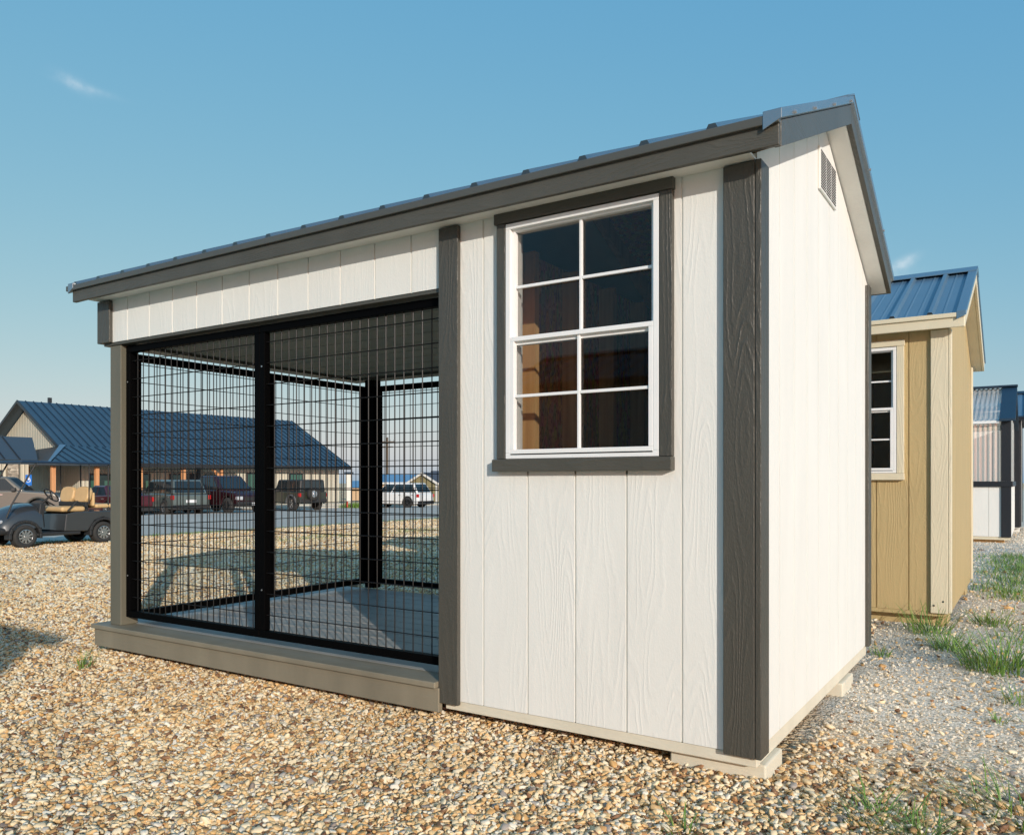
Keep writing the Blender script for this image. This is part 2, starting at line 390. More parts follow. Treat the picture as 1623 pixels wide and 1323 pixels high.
def ground_mat():
    q = NT('gravel_ground'); g = q.n('ShaderNodeNewGeometry'); sp = q.n('ShaderNodeSeparateXYZ'); q.l(g.outputs['Position'], sp.inputs[0])
    pos = g.outputs['Position']
    vo = q.n('ShaderNodeTexVoronoi'); q.l(pos, vo.inputs['Vector']); vo.inputs['Scale'].default_value = 42; vo.inputs['Randomness'].default_value = 1
    sc = q.n('ShaderNodeSeparateColor'); q.l(vo.outputs['Color'], sc.inputs[0])
    v2 = q.n('ShaderNodeTexVoronoi'); q.l(pos, v2.inputs['Vector']); v2.inputs['Scale'].default_value = 95
    s2 = q.n('ShaderNodeSeparateColor'); q.l(v2.outputs['Color'], s2.inputs[0])
    big = q.noise(pos, .35, 5, .6)
    tanc = q.mix(.35, q.ramp(sc.outputs[0], TAN), q.ramp(s2.outputs[0], TAN))
    tanc = q.mix(.6, tanc, q.ramp(big, [(.3, (.80,.76,.72)), (.7, (1.12,1.08,1.0))]), 'MULTIPLY')
    gryc = q.ramp(s2.outputs[1], GRY)
    wob = q.math('MULTIPLY', q.math('SUBTRACT', q.noise(pos, 1.4, 4), .5), 1.2)
    f = q.math('ADD', q.math('ADD', q.math('MULTIPLY', q.math('SUBTRACT', sp.outputs[1], .15), .55), q.math('MULTIPLY', q.math('SUBTRACT', sp.outputs[0], .45), .25)), wob)
    f = q.ramp(f, [(0, (0,)*3), (.5, (1,)*3)])
    xm = q.ramp(q.math('ADD', sp.outputs[0], 1.0), [(.4, (0,)*3), (1, (1,)*3)])
    f = q.math('MULTIPLY', f, xm)
    col = q.mix(f, tanc, gryc)
    q.l(col, q.b.inputs['Base Color']); q.b.inputs['Roughness'].default_value = .85
    h1 = q.math('SUBTRACT', 1.0, q.math('MULTIPLY', vo.outputs['Distance'], 1.3)); h2 = q.math('SUBTRACT', 1.0, v2.outputs['Distance'])
    h = q.math('ADD', q.math('MULTIPLY', q.math('MULTIPLY', h1, q.math('SUBTRACT', 1.0, f)), 1.0), q.math('MULTIPLY', h2, .4))
    q.l(q.bump(h, 1.0, .016), q.b.inputs['Normal']); return q.m
M['ground'] = ground_mat()
xs = np.unique(np.concatenate([np.linspace(-900,-120,14), np.linspace(-120,-20,40), np.linspace(-20,12,110), np.linspace(12,120,14), np.linspace(120,900,10)]))
ys = np.unique(np.concatenate([np.linspace(-900,-60,10), np.linspace(-60,-8,14), np.linspace(-8,24,90), np.linspace(24,140,50), np.linspace(140,900,12)]))
XX, YY = np.meshgrid(xs, ys); ZZ = gz(XX, YY)
nx, ny = len(xs), len(ys)
me = bpy.data.meshes.new('ground')
me.from_pydata(np.stack([XX, YY, ZZ], -1).reshape(-1, 3).tolist(), [], [(j*nx+i, j*nx+i+1, (j+1)*nx+i+1, (j+1)*nx+i) for j in range(ny-1) for i in range(nx-1)])
me.materials.append(M['ground'])
for p in me.polygons: p.use_smooth = True
go = bpy.data.objects.new('ground', me); COL.objects.link(go); tag(go, kind='structure')

def asphalt():
    q = NT('asphalt'); g = q.n('ShaderNodeNewGeometry'); p = g.outputs['Position']
    a = q.noise(p, 60, 4, .7); b = q.noise(p, .25, 5, .6)
    c = q.mix(.5, q.ramp(a, [(.3, (.44,.40,.34)), (.7, (.60,.55,.47))]), q.ramp(b, [(.3, (.46,.42,.36)), (.7, (.60,.55,.48))]))
    q.l(c, q.b.inputs['Base Color']); q.b.inputs['Roughness'].default_value = 1; q.b.inputs['Specular IOR Level'].default_value = .08; q.l(q.bump(a, .5, .004), q.b.inputs['Normal']); return q.m
M['asphalt'] = asphalt(); M['concrete'] = plain('concrete_walk', (.50, .46, .38), .8, var=.12, scale=2)
def sheet(name, xa, xb, ya, yb, lift, mat, wob=0):
    X = np.linspace(xa, xb, 26); Y = np.linspace(ya, yb, 80)
    vs = []
    for y in Y:
        for i, x in enumerate(X):
            xx = x + (wob*noise.noise(Vector((0, y*.35, 3))) if x == xb else 0)
            vs.append((xx, y, G(xx, y)+lift))
    me = bpy.data.meshes.new(name); me.from_pydata(vs, [], [(j*26+i, j*26+i+1, (j+1)*26+i+1, (j+1)*26+i) for j in range(79) for i in range(25)])
    me.materials.append(mat); o = bpy.data.objects.new(name, me); COL.objects.link(o); tag(o, kind='structure'); return o
sheet('road', -39.5, -17.7, -30, 140, .012, M['asphalt'], .7)
kb = MB(); 
for j in range(60):
    y0 = -30+j*2.8; kb.hexa([(x, y, G(x, y)+h) for h in (.0, .13) for (x, y) in ((-44.2,y0),(-39.5,y0),(-39.5,y0+2.8),(-44.2,y0+2.8))])
tag(kb.build('pavement', M['concrete']), kind='structure')

# loose pebbles near the camera, scattered as instances
def tone_mat(name, stops):
    q = NT(name); a = q.n('ShaderNodeAttribute'); a.attribute_type = 'INSTANCER'; a.attribute_name = 'tone'
    c = q.ramp(a.outputs['Fac'], stops); n = q.noise(q.mapv((1,1,1)), 2.2, 4)
    c = q.mix(.5, c, q.ramp(n, [(.3, (.72,.70,.68)), (.7, (1.12,1.1,1.06))]), 'MULTIPLY')
    gp = q.n('ShaderNodeNewGeometry'); c = q.mix(1, c, q.ramp(q.noise(gp.outputs['Position'], 1.1, 4, .6), [(.32, (.80,.79,.77)), (.62, (1.08,1.07,1.05))]), 'MULTIPLY')
    q.l(c, q.b.inputs['Base Color']); q.b.inputs['Roughness'].default_value = .7; return q.m
M['peb_tan'] = tone_mat('tan_river_pebble', TAN); M['peb_gry'] = tone_mat('crushed_limestone', GRY)
FOOT = [(-3.68, .02, .16, 1.98), (-3.4, .25, 3.55, 6.0)]
def pebble_cloud(name, n, rmin, rmax, weight, mat, seed, flat=.55, rough=.42, zj=.012, rr=(1.7, 9.0), label='', power=1.0, rmul=.10):
    r = np.random.default_rng(seed)
    ang = r.uniform(-.76, .76, n); u = r.uniform(0, 1, n)
    R = (rr[0]**(2-power) + u*(rr[1]**(2-power)-rr[0]**(2-power)))**(1/(2-power)) if power != 2 else rr[0]*(rr[1]/rr[0])**u
    X = R*np.tan(ang)*.98; Zc = R
    x = CAM[0] + X*CR[0] + Zc*CF[0]; y = CAM[1] + X*CR[1] + Zc*CF[1]
    keep = r.uniform(0, 1, n) < weight(x, y)
    for (a, b, c, d) in FOOT: keep &= ~((x > a) & (x < b) & (y > c) & (y < d))
    x, y, R = x[keep], y[keep], R[keep]; m = len(x)
    s = rmin*(rmax/rmin)**(r.beta(1.6, 2.2, m)); s *= np.where(R > 5, 1+rmul*(R-5), 1)
    z = gz(x, y) + r.uniform(-.003, zj, m)
    me = bpy.data.meshes.new(name); me.vertices.add(m); me.vertices.foreach_set('co', np.stack([x, y, z], -1).ravel())
    def att(nm, ty, arr, key='value'):
        a = me.attributes.new(nm, ty, 'POINT'); a.data.foreach_set(key, arr.astype(np.float32).ravel())
    att('tone', 'FLOAT', r.uniform(0, 1, m))
    att('scl', 'FLOAT_VECTOR', np.stack([s*r.uniform(.9, 1.45, m), s*r.uniform(.7, 1.05, m), s*r.uniform(flat*.7, flat*1.25, m)], -1), 'vector')
    att('rot', 'FLOAT_VECTOR', np.stack([r.normal(0, .38, m), r.normal(0, .38, m), r.uniform(0, 6.28, m)], -1), 'vector')
    o = bpy.data.objects.new(name, me); COL.objects.link(o)
    ng = bpy.data.node_groups.new(name, 'GeometryNodeTree')
    ng.interface.new_socket('Geometry', in_out='INPUT', socket_type='NodeSocketGeometry'); ng.interface.new_socket('Geometry', in_out='OUTPUT', socket_type='NodeSocketGeometry')
    A = ng.nodes.new; K = ng.links.new
    gi = A('NodeGroupInput'); go_ = A('NodeGroupOutput'); mp = A('GeometryNodeMeshToPoints'); K(gi.outputs[0], mp.inputs[0])
    ico = A('GeometryNodeMeshIcoSphere'); ico.inputs['Subdivisions'].default_value = 2; ico.inputs['Radius'].default_value = 1
    sp = A('GeometryNodeSetPosition'); K(ico.outputs[0], sp.inputs['Geometry'])
    nn = A('ShaderNodeTexNoise'); nn.inputs['Scale'].default_value = 1.1; nn.inputs['Detail'].default_value = 1
    su = A('ShaderNodeVectorMath'); su.operation = 'SUBTRACT'; K(nn.outputs['Color'], su.inputs[0]); su.inputs[1].default_value = (.5, .5, .5)
    sx = A('ShaderNodeVectorMath'); sx.operation = 'SCALE'; K(su.outputs[0], sx.inputs[0]); sx.inputs['Scale'].default_value = rough*3.2
    K(sx.outputs[0], sp.inputs['Offset'])
    sm = A('GeometryNodeSetShadeSmooth'); K(sp.outputs[0], sm.inputs[0]); sm.inputs['Shade Smooth'].default_value = rough < .45
    st = A('GeometryNodeSetMaterial'); K(sm.outputs[0], st.inputs[0]); st.inputs['Material'].default_value = mat
    ip = A('GeometryNodeInstanceOnPoints'); K(mp.outputs[0], ip.inputs['Points']); K(st.outputs[0], ip.inputs['Instance'])
    def na(nm):
        a = A('GeometryNodeInputNamedAttribute'); a.data_type = 'FLOAT_VECTOR'; a.inputs['Name'].default_value = nm; return a.outputs[0]
    K(na('rot'), ip.inputs['Rotation']); K(na('scl'), ip.inputs['Scale']); K(ip.outputs[0], go_.inputs[0])
    md = o.modifiers.new('scatter', 'NODES'); md.node_group = ng
    me.materials.append(mat)
    return tag(o, label, 'gravel', kind='stuff')
pebble_cloud('pebbles', 190000, .0055, .0165, lambda x, y: 1-.96*grey_w(x, y), M['peb_tan'], 3, label='tan and cream river pebbles covering the ground before the shed', power=.9)
pebble_cloud('small_pebbles', 110000, .003, .0075, lambda x, y: np.where(grey_w(x, y) > .3, .05, .8), M['peb_tan'], 4, zj=.008, rr=(1.7, 5.5), label='small grit between the tan pebbles in the foreground', power=1.1)
pebble_cloud('far_pebbles', 300000, .011, .026, lambda x, y: np.where(x > -17.3, 1-grey_w(x, y), 0), M['peb_tan'], 6, zj=.012, rr=(7.5, 30.0), label='tan gravel stretching from the pen to the road', power=1.25, rmul=.03)
pebble_cloud('larger_stones', 700, .016, .030, lambda x, y: 1-.5*grey_w(x, y), M['peb_tan'], 8, flat=.5, zj=.004, rr=(1.7, 12.0), label='odd larger stones lying among the pebbles', power=.9)
pebble_cloud('crushed_gravel', 150000, .003, .009, lambda x, y: np.where(x > -.4, grey_w(x, y)*1.2, 0), M['peb_gry'], 5, flat=.75, rough=.5, zj=.008, label='pale grey crushed gravel beside the row of sheds', power=1.0, rr=(1.7, 17))
# ------------------------------------------------------------------ the white kennel shed
def FX(y0): return lambda u, d, z: (u, y0-d, z)            # wall facing -Y
def FXb(y0): return lambda u, d, z: (u, y0+d, z)           # wall facing +Y
def FYr(x0): return lambda u, d, z: (x0+d, u, z)           # wall facing +X
def FYl(x0): return lambda u, d, z: (x0-d, u, z)           # wall facing -X
SX0, SX1, SY0, SY1 = -3.70, 0.0, 0.0, 2.04
XP = -1.22                                                  # partition between pen and room
kn = empty('kennel_shed', (-1.85, 1.0, -.09))
tag(kn, 'long white kennel shed with black wire pen, taupe trim and one grid window', 'shed')
O = (-1.85, 1.0, -.09)
ZW, SL = 1.925, .434
zl = roof(kn, O, SX0, SX1, SY0, SY1, ZW, SL, M['sheen'], M['metal_trim'], M['trim_h'], M['trim_y'], M['soffit'], rib0=-.105, eave_left=.02, rakem=M['galv'])
g0 = [-.2495-.2032*k for k in range(5)]
WX0, WX1, WZ0, WZ1 = -.945, -.324, .960, 1.850
m = MB(O); siding(m, FX(0), XP, -.002, g0, 0.0, lambda u: ZW-.004, [(WX0, WX1, WZ0, WZ1)]); m.build('front_wall', M['white'], kn)
m = MB(O); siding(m, FX(0), SX0, XP, [-1.4273-.2032*k for k in range(12)], 1.657, lambda u: ZW-.004)
m.quad((SX0,.10,1.657),(XP,.10,1.657),(XP,.10,ZW-.004),(SX0,.10,ZW-.004)).build('pen_header', M['white'], kn)
gt = lambda u: ZW + SL*min(u, 2.04-u) - .003
gy = [.07+.2032*k for k in range(1, 10)]
m = MB(O); siding(m, FYr(0), 0.0, 2.04, gy, .014, gt, extra=(1.02,), gw=.008, gd=.005); m.build('gable_wall', M['white'], kn)
m = MB(O); siding(m, FYl(SX0), 0.0, 2.04, gy, 1.657, gt, extra=(1.02,)); m.quad((SX0+.09,0,1.657),(SX0+.09,2.04,1.657),(SX0+.09,2.04,ZW),(SX0+.09,0,ZW)).build('pen_gable_wall', M['white'], kn)
m = MB(O); siding(m, FXb(2.04), XP, 0.0, g0, 0.0, lambda u: ZW-.004)
siding(m, FXb(2.04), SX0, XP, [-1.4273-.2032*k for k in range(12)], 1.657, lambda u: ZW-.004); m.build('back_wall', M['white'], kn)
m = MB(O); siding(m, FYl(XP), .0, 2.04, gy, .07, lambda u: 1.9); m.build('partition_wall', M['white'], kn)
# interior seen through the window
m = MB(O)
m.quad((XP+.012,2.03,.07),(-.01,2.03,.07),(-.01,2.03,ZW),(XP+.012,2.03,ZW)).quad((XP+.012,.0,.07),(XP+.012,2.03,.07),(XP+.012,2.03,1.92),(XP+.012,.0,1.92))
m.quad((-.012,.02,.02),(-.012,2.03,.02),(-.012,2.03,1.92),(-.012,.02,1.92)).build('inner_lining', M['osb'], kn)
m = MB(O)
for x in (-1.16, -.93, -.62, -.31, -.05): m.box(x-.019,x+.019,1.945,2.028,.07,1.90)
for y in (.12, .50, .90, 1.30, 1.70): m.box(XP+.014,XP+.10,y-.019,y+.019,.07,1.9); m.box(-.10,-.014,y-.019,y+.019,.07,1.9)
m.box(-.985,-.948,.006,.09,.07,1.9).box(-.322,-.285,.006,.09,.07,1.9).box(-.948,-.322,.006,.09,1.855,1.92).box(-.948,-.322,.006,.09,.90,.955).box(XP+.1,-.1,1.945,2.028,1.90,1.94)
m.build('wall_studs', M['stud'], kn)
m = MB(O)
for x in (-1.16, -.78, -.40, -.06):
    for sg in (0, 1):
        ya, yb = (.02, 1.02) if sg == 0 else (2.02, 1.02)
        m.hexa([(x-.019,ya,zl(ya)-.085),(x+.019,ya,zl(ya)-.085),(x+.019,yb,zl(yb)-.085),(x-.019,yb,zl(yb)-.085),(x-.019,ya,zl(ya)),(x+.019,ya,zl(ya)),(x+.019,yb,zl(yb)),(x-.019,yb,zl(yb))])
m.build('rafters', M['stud'], kn)
m = MB(O)
for sg in (0, 1):
    ya, yb = (.02, 1.02) if sg == 0 else (2.02, 1.02)
    m.quad((XP,ya,zl(ya)+.0015),(-.01,ya,zl(ya)+.0015),(-.01,yb,zl(yb)+.0015),(XP,yb,zl(yb)+.0015))
m.build('roof_sheathing', M['osb'], kn)
MB(O).box(XP+.012,-.012,.01,2.03,.04,.07).build('room_floor', M['ply'], kn)
# trims
MB(O).box(-.103,-.001,-.022,-.0005,-.006,ZW-.035).build('corner_board', M['trim'], kn, .003)
MB(O).box(.0005,.020,-.022,.070,-.006,ZW-.032).build('corner_board', M['trim'], kn, .003)
MB(O).box(.0005,.018,1.975,2.058,.010,ZW-.02).build('corner_board', M['trim'], kn, .003)
MB(O).box(-.103,-.001,2.0405,2.058,.0,ZW-.035).build('corner_board', M['trim'], kn, .003)
MB(O).box(-1.268,-1.172,-.022,-.0005,-.014,ZW-.035).build('pen_jamb_board', M['trim'], kn, .003)
MB(O).box(-1.268,-1.225,.0005,.034,.072,1.639).build('pen_jamb_board', M['trim'], kn, .003)
MB(O).box(SX0-.004,SX0+.10,-.022,-.0005,1.655,ZW-.035).build('corner_board', M['trim'], kn, .003)
MB(O).box(SX0-.02,SX0-.0005,-.022,.08,1.655,ZW-.035).build('corner_board', M['trim'], kn, .003)
MB(O).box(SX0-.02,SX0-.0005,1.97,2.058,1.655,ZW-.035).build('corner_board', M['trim'], kn, .003)
# flat soffit under the front and back eaves
MB(O).box(SX0-.02,SX1-.001,-.0985,-.0005,ZW-.030,ZW-.022).build('eave_soffit', M['soffit'], kn)
MB(O).box(SX0-.02,SX1-.001,2.0405,2.1385,ZW-.030,ZW-.022).build('eave_soffit', M['soffit'], kn)
# header underside boards
MB(O).box(SX0+.01,-1.27,.001,.128,1.640,1.655).build('header_lining', M['trim_h'], kn, .002)
MB(O).box(SX0+.01,-1.23,1.91,2.038,1.640,1.655).build('header_lining', M['trim_h'], kn, .002)
MB(O).box(SX0+.001,SX0+.12,.13,1.908,1.640,1.655).build('header_lining', M['trim_y'], kn, .002)
m = MB(O); siding(m, lambda u, d, z: (z, u, 1.658+d), .12, 1.92, [.12+.2032*k for k in range(1, 9)], SX0+.1, lambda u: XP-.002, gd=.003); m.build('ceiling', M['ceil'], kn)
make_window(kn, O, 0.0, WX0, WX1, WZ0, WZ1, M['trim'], M['trim_h'], midz=1.402)
# gable vent: three columns of slots
v = MB(O).box(.0008,.010,.868,1.188,2.072,2.250).build('gable_vent', M['vent'], kn, .002)
m = MB(O)
for c in range(3):
    for r in range(14):
        y = .880+.101*c; z = 2.083+.0113*r; m.box(.0101,.0116,y,y+.088,z,z+.0050)
m.build('vent_slots', M['dark'], v)
# floor frame and skids
MB(O).box(XP-.03,-.001,.004,.042,-.040,-.002).build('rim_joist', M['skid'], kn, .003)
MB(O).box(-.040,-.004,.043,2.03,-.040,.012).build('rim_joist', M['skid'], kn, .003)
MB(O).box(-3.69,-.045,2.0,2.035,-.04,-.002).build('rim_joist', M['skid'], kn, .003)
for x0, y0, y1 in ((-.31, .045, .25), (-3.5, 1.30, 1.55), (-3.5, .62, .80)):
    MB(O).box(x0,.016 if y0 != .62 else -.3,y0,y1,-.14,-.041).build('skid', M['skid'], kn, .006)
# deck
m = MB(O); y = .105
while y < 1.95:
    m.box(-3.70,XP-.004,y,min(y+.132,2.04),.046,.070); y += .142
m.build('deck_planks', M['deck'], kn, .002)
MB(O).box(-3.745,-1.2695,-.045,.101,.046,.071).build('deck_nosing', M['comp'], kn, .004)
MB(O).box(-3.735,-3.703,.102,2.06,.046,.0705).build('deck_nosing', M['comp'], kn, .004)
MB(O).box(-3.735,-1.262,-.028,-.002,-.052,.0455).build('deck_fascia', M['comp'], kn, .003)
MB(O).box(-3.728,-3.704,.0,2.05,-.052,.0455).build('deck_fascia', M['comp'], kn, .003)
# pen: posts, frames and wire
MB(O).box(-3.640,-3.537,.008,.112,.0715,1.6395).build('corner_post', M['comp_z'], kn, .004)
def pen_panel(p0, p1, z0=.088, z1=1.632, t=.040, screws=True):
    a = Vector((*p0, 0)); b = Vector((*p1, 0)); d = (b-a).normalized(); n = Vector((-d.y, d.x, 0)); ln = (b-a).length
    def bx(mb, u0, u1, za, zb, w=t):
        c = [a+d*u0-n*w/2, a+d*u1-n*w/2, a+d*u1+n*w/2, a+d*u0+n*w/2]
        mb.hexa([(p.x, p.y, za) for p in c] + [(p.x, p.y, zb) for p in c])
    f = MB(O); bx(f, 0, ln, z0, z0+t); bx(f, 0, ln, z1-t, z1); bx(f, 0, t, z0+t, z1-t); bx(f, ln-t, ln, z0+t, z1-t)
    fo = f.build('panel_frame', M['black'], kn, .003)
    g = MB(O); k = 1
    r = .0026
    while t+k*.0508 < ln-t-.01:
        p = a+d*(t+k*.0508); g.tube((p.x, p.y, z0+t*.4), (p.x, p.y, z1-t*.4), r, 6, cap=False); k += 1
    z = z0+t+.075
    while z < z1-t-.01:
        p, q = a+d*t*.5-n*.003, a+d*(ln-t*.5)-n*.003; g.tube((p.x, p.y, z), (q.x, q.y, z), r, 6, cap=False); z += .1016
    g.build('wire_mesh', M['wire'], fo)
    if not screws: return
    for (u, z) in ((t/2, .35), (t/2, z1-.2)):
        p = a+d*u-n*(t/2); q = p-n*.003; MB(O).tube((p.x, p.y, z), (q.x, q.y, z), .004, 8).build('screw', M['screw'], fo)
YF = .055; XL = -3.532; YB = 1.992
pen_panel((-3.534, YF), (-2.416, YF), z0=.118, t=.036); pen_panel((-2.414, YF), (-1.224, YF), z0=.118, t=.036)
for e in (((XL, 1.029), (XL, .078)), ((XL, 1.954), (XL, 1.031)), ((-2.36, YB), (-3.438, YB)), ((-1.24, YB), (-2.358, YB))): pen_panel(*e, z0=.105, z1=1.596, screws=False)
MB(O).box(-3.53,-3.44,1.956,2.036,.072,1.640).build('corner_post', M['black'], kn, .003)
# rake trim screws
for y in (.02, .30, .62, .95, 1.4, 1.8):
    z = zl(y)+.085+.012; MB(O).tube((.112, y, z), (.119, y, z), .006, 8).build('screw', M['screw'], kn)

# ------------------------------------------------------------------ other sheds of the row
def plain_shed(nm, label, X1, Y0, Wd, Dp, wall, trim, trim_h, roofm, capm, edge, win=None, base=-.09, ztop=1.925, group='sheds along the row', grooves0=.24, slope=.44, minor=True, rib0=-.1):
    org = (X1-Wd/2, Y0+Dp/2, base); rt = empty(nm, org); tag(rt, label, 'shed', group)
    X0 = X1-Wd; Y1 = Y0+Dp
    zf = roof(rt, org, X0, X1, Y0, Y1, ztop, slope, roofm, edge, trim_h, trim_h, trim, minor=minor, capm=capm, eave_left=.02, rib0=rib0)
    gr = [X1-grooves0-.2032*k for k in range(40)]
    op = [win] if win else []
    m = MB(org); siding(m, FX(Y0), X0, X1-.002, gr, 0.0, lambda u: ztop-.004, op); m.build('front_wall', wall, rt)
    m = MB(org); siding(m, FXb(Y1), X0, X1, gr, 0.0, lambda u: ztop-.004); m.build('back_wall', wall, rt)
    gg = [Y0+.2032*k for k in range(1, 30)]; pk = (Y0+Y1)/2
    zt = lambda u: ztop+slope*min(u-Y0, Y1-u)-.003
    m = MB(org); siding(m, FYr(X1), Y0, Y1, gg, .01, zt, extra=(pk,), gw=.006, gd=.003); m.build('gable_wall', wall, rt)
    m = MB(org); siding(m, FYl(X0), Y0, Y1, gg, .01, zt, extra=(pk,), gw=.006, gd=.003); m.build('gable_wall', wall, rt)
    MB(org).box(X1-.105,X1-.001,Y0-.022,Y0-.0005,-.006,ztop-.035).build('corner_board', trim, rt, .003)
    MB(org).box(X1+.0005,X1+.018,Y0-.022,Y0+.05,-.0,ztop-.032).build('corner_board', trim, rt, .003)
    MB(org).box(X1+.0005,X1+.018,Y1-.06,Y1+.018,.0,ztop-.02).build('corner_board', trim, rt, .003)
    MB(org).box(X0+.001,X0+.105,Y0-.022,Y0-.0005,-.006,ztop-.035).build('corner_board', trim, rt, .003)
    MB(org).box(X0+.01,X1-.003,Y0+.003,Y0+.04,-.03,-.001).box(X1-.04,X1-.003,Y0+.04,Y1-.01,-.03,.009).build('rim_joist', wall, rt, .003)
    for ya in (Y0+.08, Y1-.45): MB(org).box(X0+.1,X1-.012,ya,ya+.22,-.13,-.031).build('skid', wall, rt, .006)
    MB(org).box(X0+.02,X1-.02,Y0+.12,Y1-.02,.02,.06).build('room_floor', M['ply'], rt)
    m = MB(org)
    for i in range(int(Wd/.4)): m.box(X0+.2+i*.4,X0+.24+i*.4,Y1-.11,Y1-.02,.06,ztop-.05)
    m.build('wall_studs', M['stud'], rt)
    if win:
        make_window(rt, org, Y0, *win, trim, trim_h, midz=(win[2]+win[3])/2)
    return rt
TX, TY = .268, 3.512
tan_ = plain_shed('garden_shed', 'tan shed with cream trim and blue metal roof just behind the white kennel shed', TX, TY, 3.05, 2.30, M['tan'], M['cream'], M['cream_h'], M['blue_roof'], M['blue_roof'], M['cream_h'],
           win=(TX-.92, TX-.315, .935, 1.80))
plain_shed('garden_shed', 'off white shed with black corner post and blue roof, farthest along the row', .54, 15.9, 3.0, 2.4, M['white'], M['gh_black'], M['gh_black'], M['blue_roof'], M['navy'], M['navy'], ztop=2.10)

for (dx, dz) in ((-.085, .045), (-.030, .075)): MB((TX-3.05/2, TY+2.30/2, -.09)).tube((TX+dx,TY-.0225,dz),(TX+dx,TY-.025,dz),.006,8).build('nail_head', M['dark'], tan_)
# greenhouse
gx, gyy = .458, 12.44
gor = (gx-1.5, gyy+1.4, -.09); gh = empty('greenhouse', gor); tag(gh, 'greenhouse with clear corrugated panels over a white knee wall and navy trim', 'greenhouse', 'sheds along the row')
GX0, GY1 = gx-3.0, gyy+2.9
m = MB(gor); siding(m, FX(gyy), GX0, gx-.002, [gx-.31-.2032*2*k for k in range(8)], 0.0, lambda u: .80); siding(m, FYr(gx), gyy, GY1, [gyy+.4*k for k in range(1, 8)], 0.0, lambda u: .80)
siding(m, FXb(GY1), GX0, gx, [], 0.0, lambda u: 1.84); siding(m, FYl(GX0), gyy, GY1, [], 0.0, lambda u: .80); m.build('knee_wall', M['white'], gh)
MB(gor).box(GX0,gx+.02,gyy-.035,gyy+.06,.80,.885).build('wall_rail', M['gh_black'], gh, .003)
MB(gor).box(gx-.03,gx+.022,gyy+.061,GY1,.80,.885).build('wall_rail', M['gh_black'], gh, .003)
MB(gor).box(gx-.14,gx+.0,gyy-.022,gyy-.0006,-.005,.799).build('corner_board', M['gh_black'], gh, .003)
MB(gor).box(gx-.14,gx-.002,gyy-.022,gyy+.06,.886,1.86).build('corner_board', M['gh_black'], gh, .003)
MB(gor).box(gx-.05,gx,GY1-.08,GY1,.886,1.86).build('corner_board', M['gh_black'], gh, .003)
def corr(F, u0, u1, z0, z1, step=.07, amp=.009):
    b = MB(gor); n = int((u1-u0)/step*4); us = [u0+(u1-u0)*i/n for i in range(n+1)]
    vs = [F(u, amp*math.sin(u/step*2*math.pi), z) for z in (z0, z1) for u in us]
    b.add(vs, [(i, i+1, n+2+i, n+1+i) for i in range(n)]); return b
corr(FX(gyy), GX0, gx-.14, .886, 1.86).build('clear_wall', M['poly'], gh)
corr(FYr(gx-.02), gyy+.08, GY1-.08, .886, 1.95).build('clear_wall', M['poly'], gh)
gym = (gyy+GY1)/2
def gzl(y): return 1.86 + .42*(min(y, gyy+GY1-y)-gyy+.1)
for sg in (0, 1):
    ya = gyy-.1 if sg == 0 else GY1+.1
    Fr = lambda u, d, z, ya=ya: (u, ya+(gym-ya)*z, gzl(ya)+(gzl(gym)-gzl(ya))*z+d)
    corr(Fr, GX0-.05, gx-.12, 0, 1).build('clear_roof', M['poly'], gh)
    b = MB(gor); b.hexa([Fr(u, d, z) for d in (-.01, .03) for (u, z) in ((gx-.16,-.02),(gx+.06,-.02),(gx+.06,1.02),(gx-.16,1.02))]); b.build('rake_trim', M['navy'], gh, .003)
    b = MB(gor)
    for z in (.03, .5, .97): b.hexa([Fr(u, d, zz) for d in (-.05, -.012) for (u, zz) in ((GX0,z-.03),(gx-.16,z-.03),(gx-.16,z+.03),(GX0,z+.03))])
    b.build('purlin', M['white_trim'], gh)
    b = MB(gor); k = 0
    while GX0+k*.75 < gx-.1:
        u = GX0+k*.75; b.hexa([Fr(uu, d, zz) for d in (-.11, -.055) for (uu, zz) in ((u,0),(u+.035,0),(u+.035,1),(u,1))]); k += 1
    b.build('rafters', M['white_trim'], gh)
MB(gor).box(GX0-.05,gx+.07,gym-.10,gym+.10,gzl(gym)+.015,gzl(gym)+.045).build('ridge_cap', M['navy'], gh, .003)
m = MB(gor)
for u in (GX0+.02, GX0+.78, GX0+1.53, gx-.72): m.box(u,u+.038,gyy+.01,gyy+.08,.886,1.84)
m.box(GX0,gx-.14,gyy+.012,gyy+.08,1.70,1.78); m.build('wall_studs', M['skid'], gh)
MB(gor).box(GX0+.1,gx-.3,gyy+.5,gyy+1.1,.70,.74).build('bench', M['stud'], gh)
MB(gor).box(GX0+.05,gx-.01,gyy+.01,gyy+.05,-.05,-.001).build('rim_joist', M['cream_h'], gh)
for ya in (gyy+.1, GY1-.4): MB(gor).box(GX0,gx-.1,ya,ya+.25,-.13,-.05).build('skid', M['stud'], gh)
# sheds behind the camera: first added to shade left corner, second shows in window
plain_shed('garden_shed', 'unseen white shed added behind the camera to shade the lower left ground', 1.9, -7.1, 3.2, 2.4, M['white'], M['trim'], M['trim_h'], M['metal'], M['metal'], M['metal_trim'], ztop=2.2, group='sheds of the facing row', minor=False)
plain_shed('garden_shed', 'white shed with dark roof in the row facing the kennel shed, to its left', -2.4, -9.6, 3.2, 2.4, M['white'], M['trim'], M['trim_h'], M['metal'], M['metal'], M['metal_trim'], ztop=2.2, group='sheds of the facing row', minor=False)

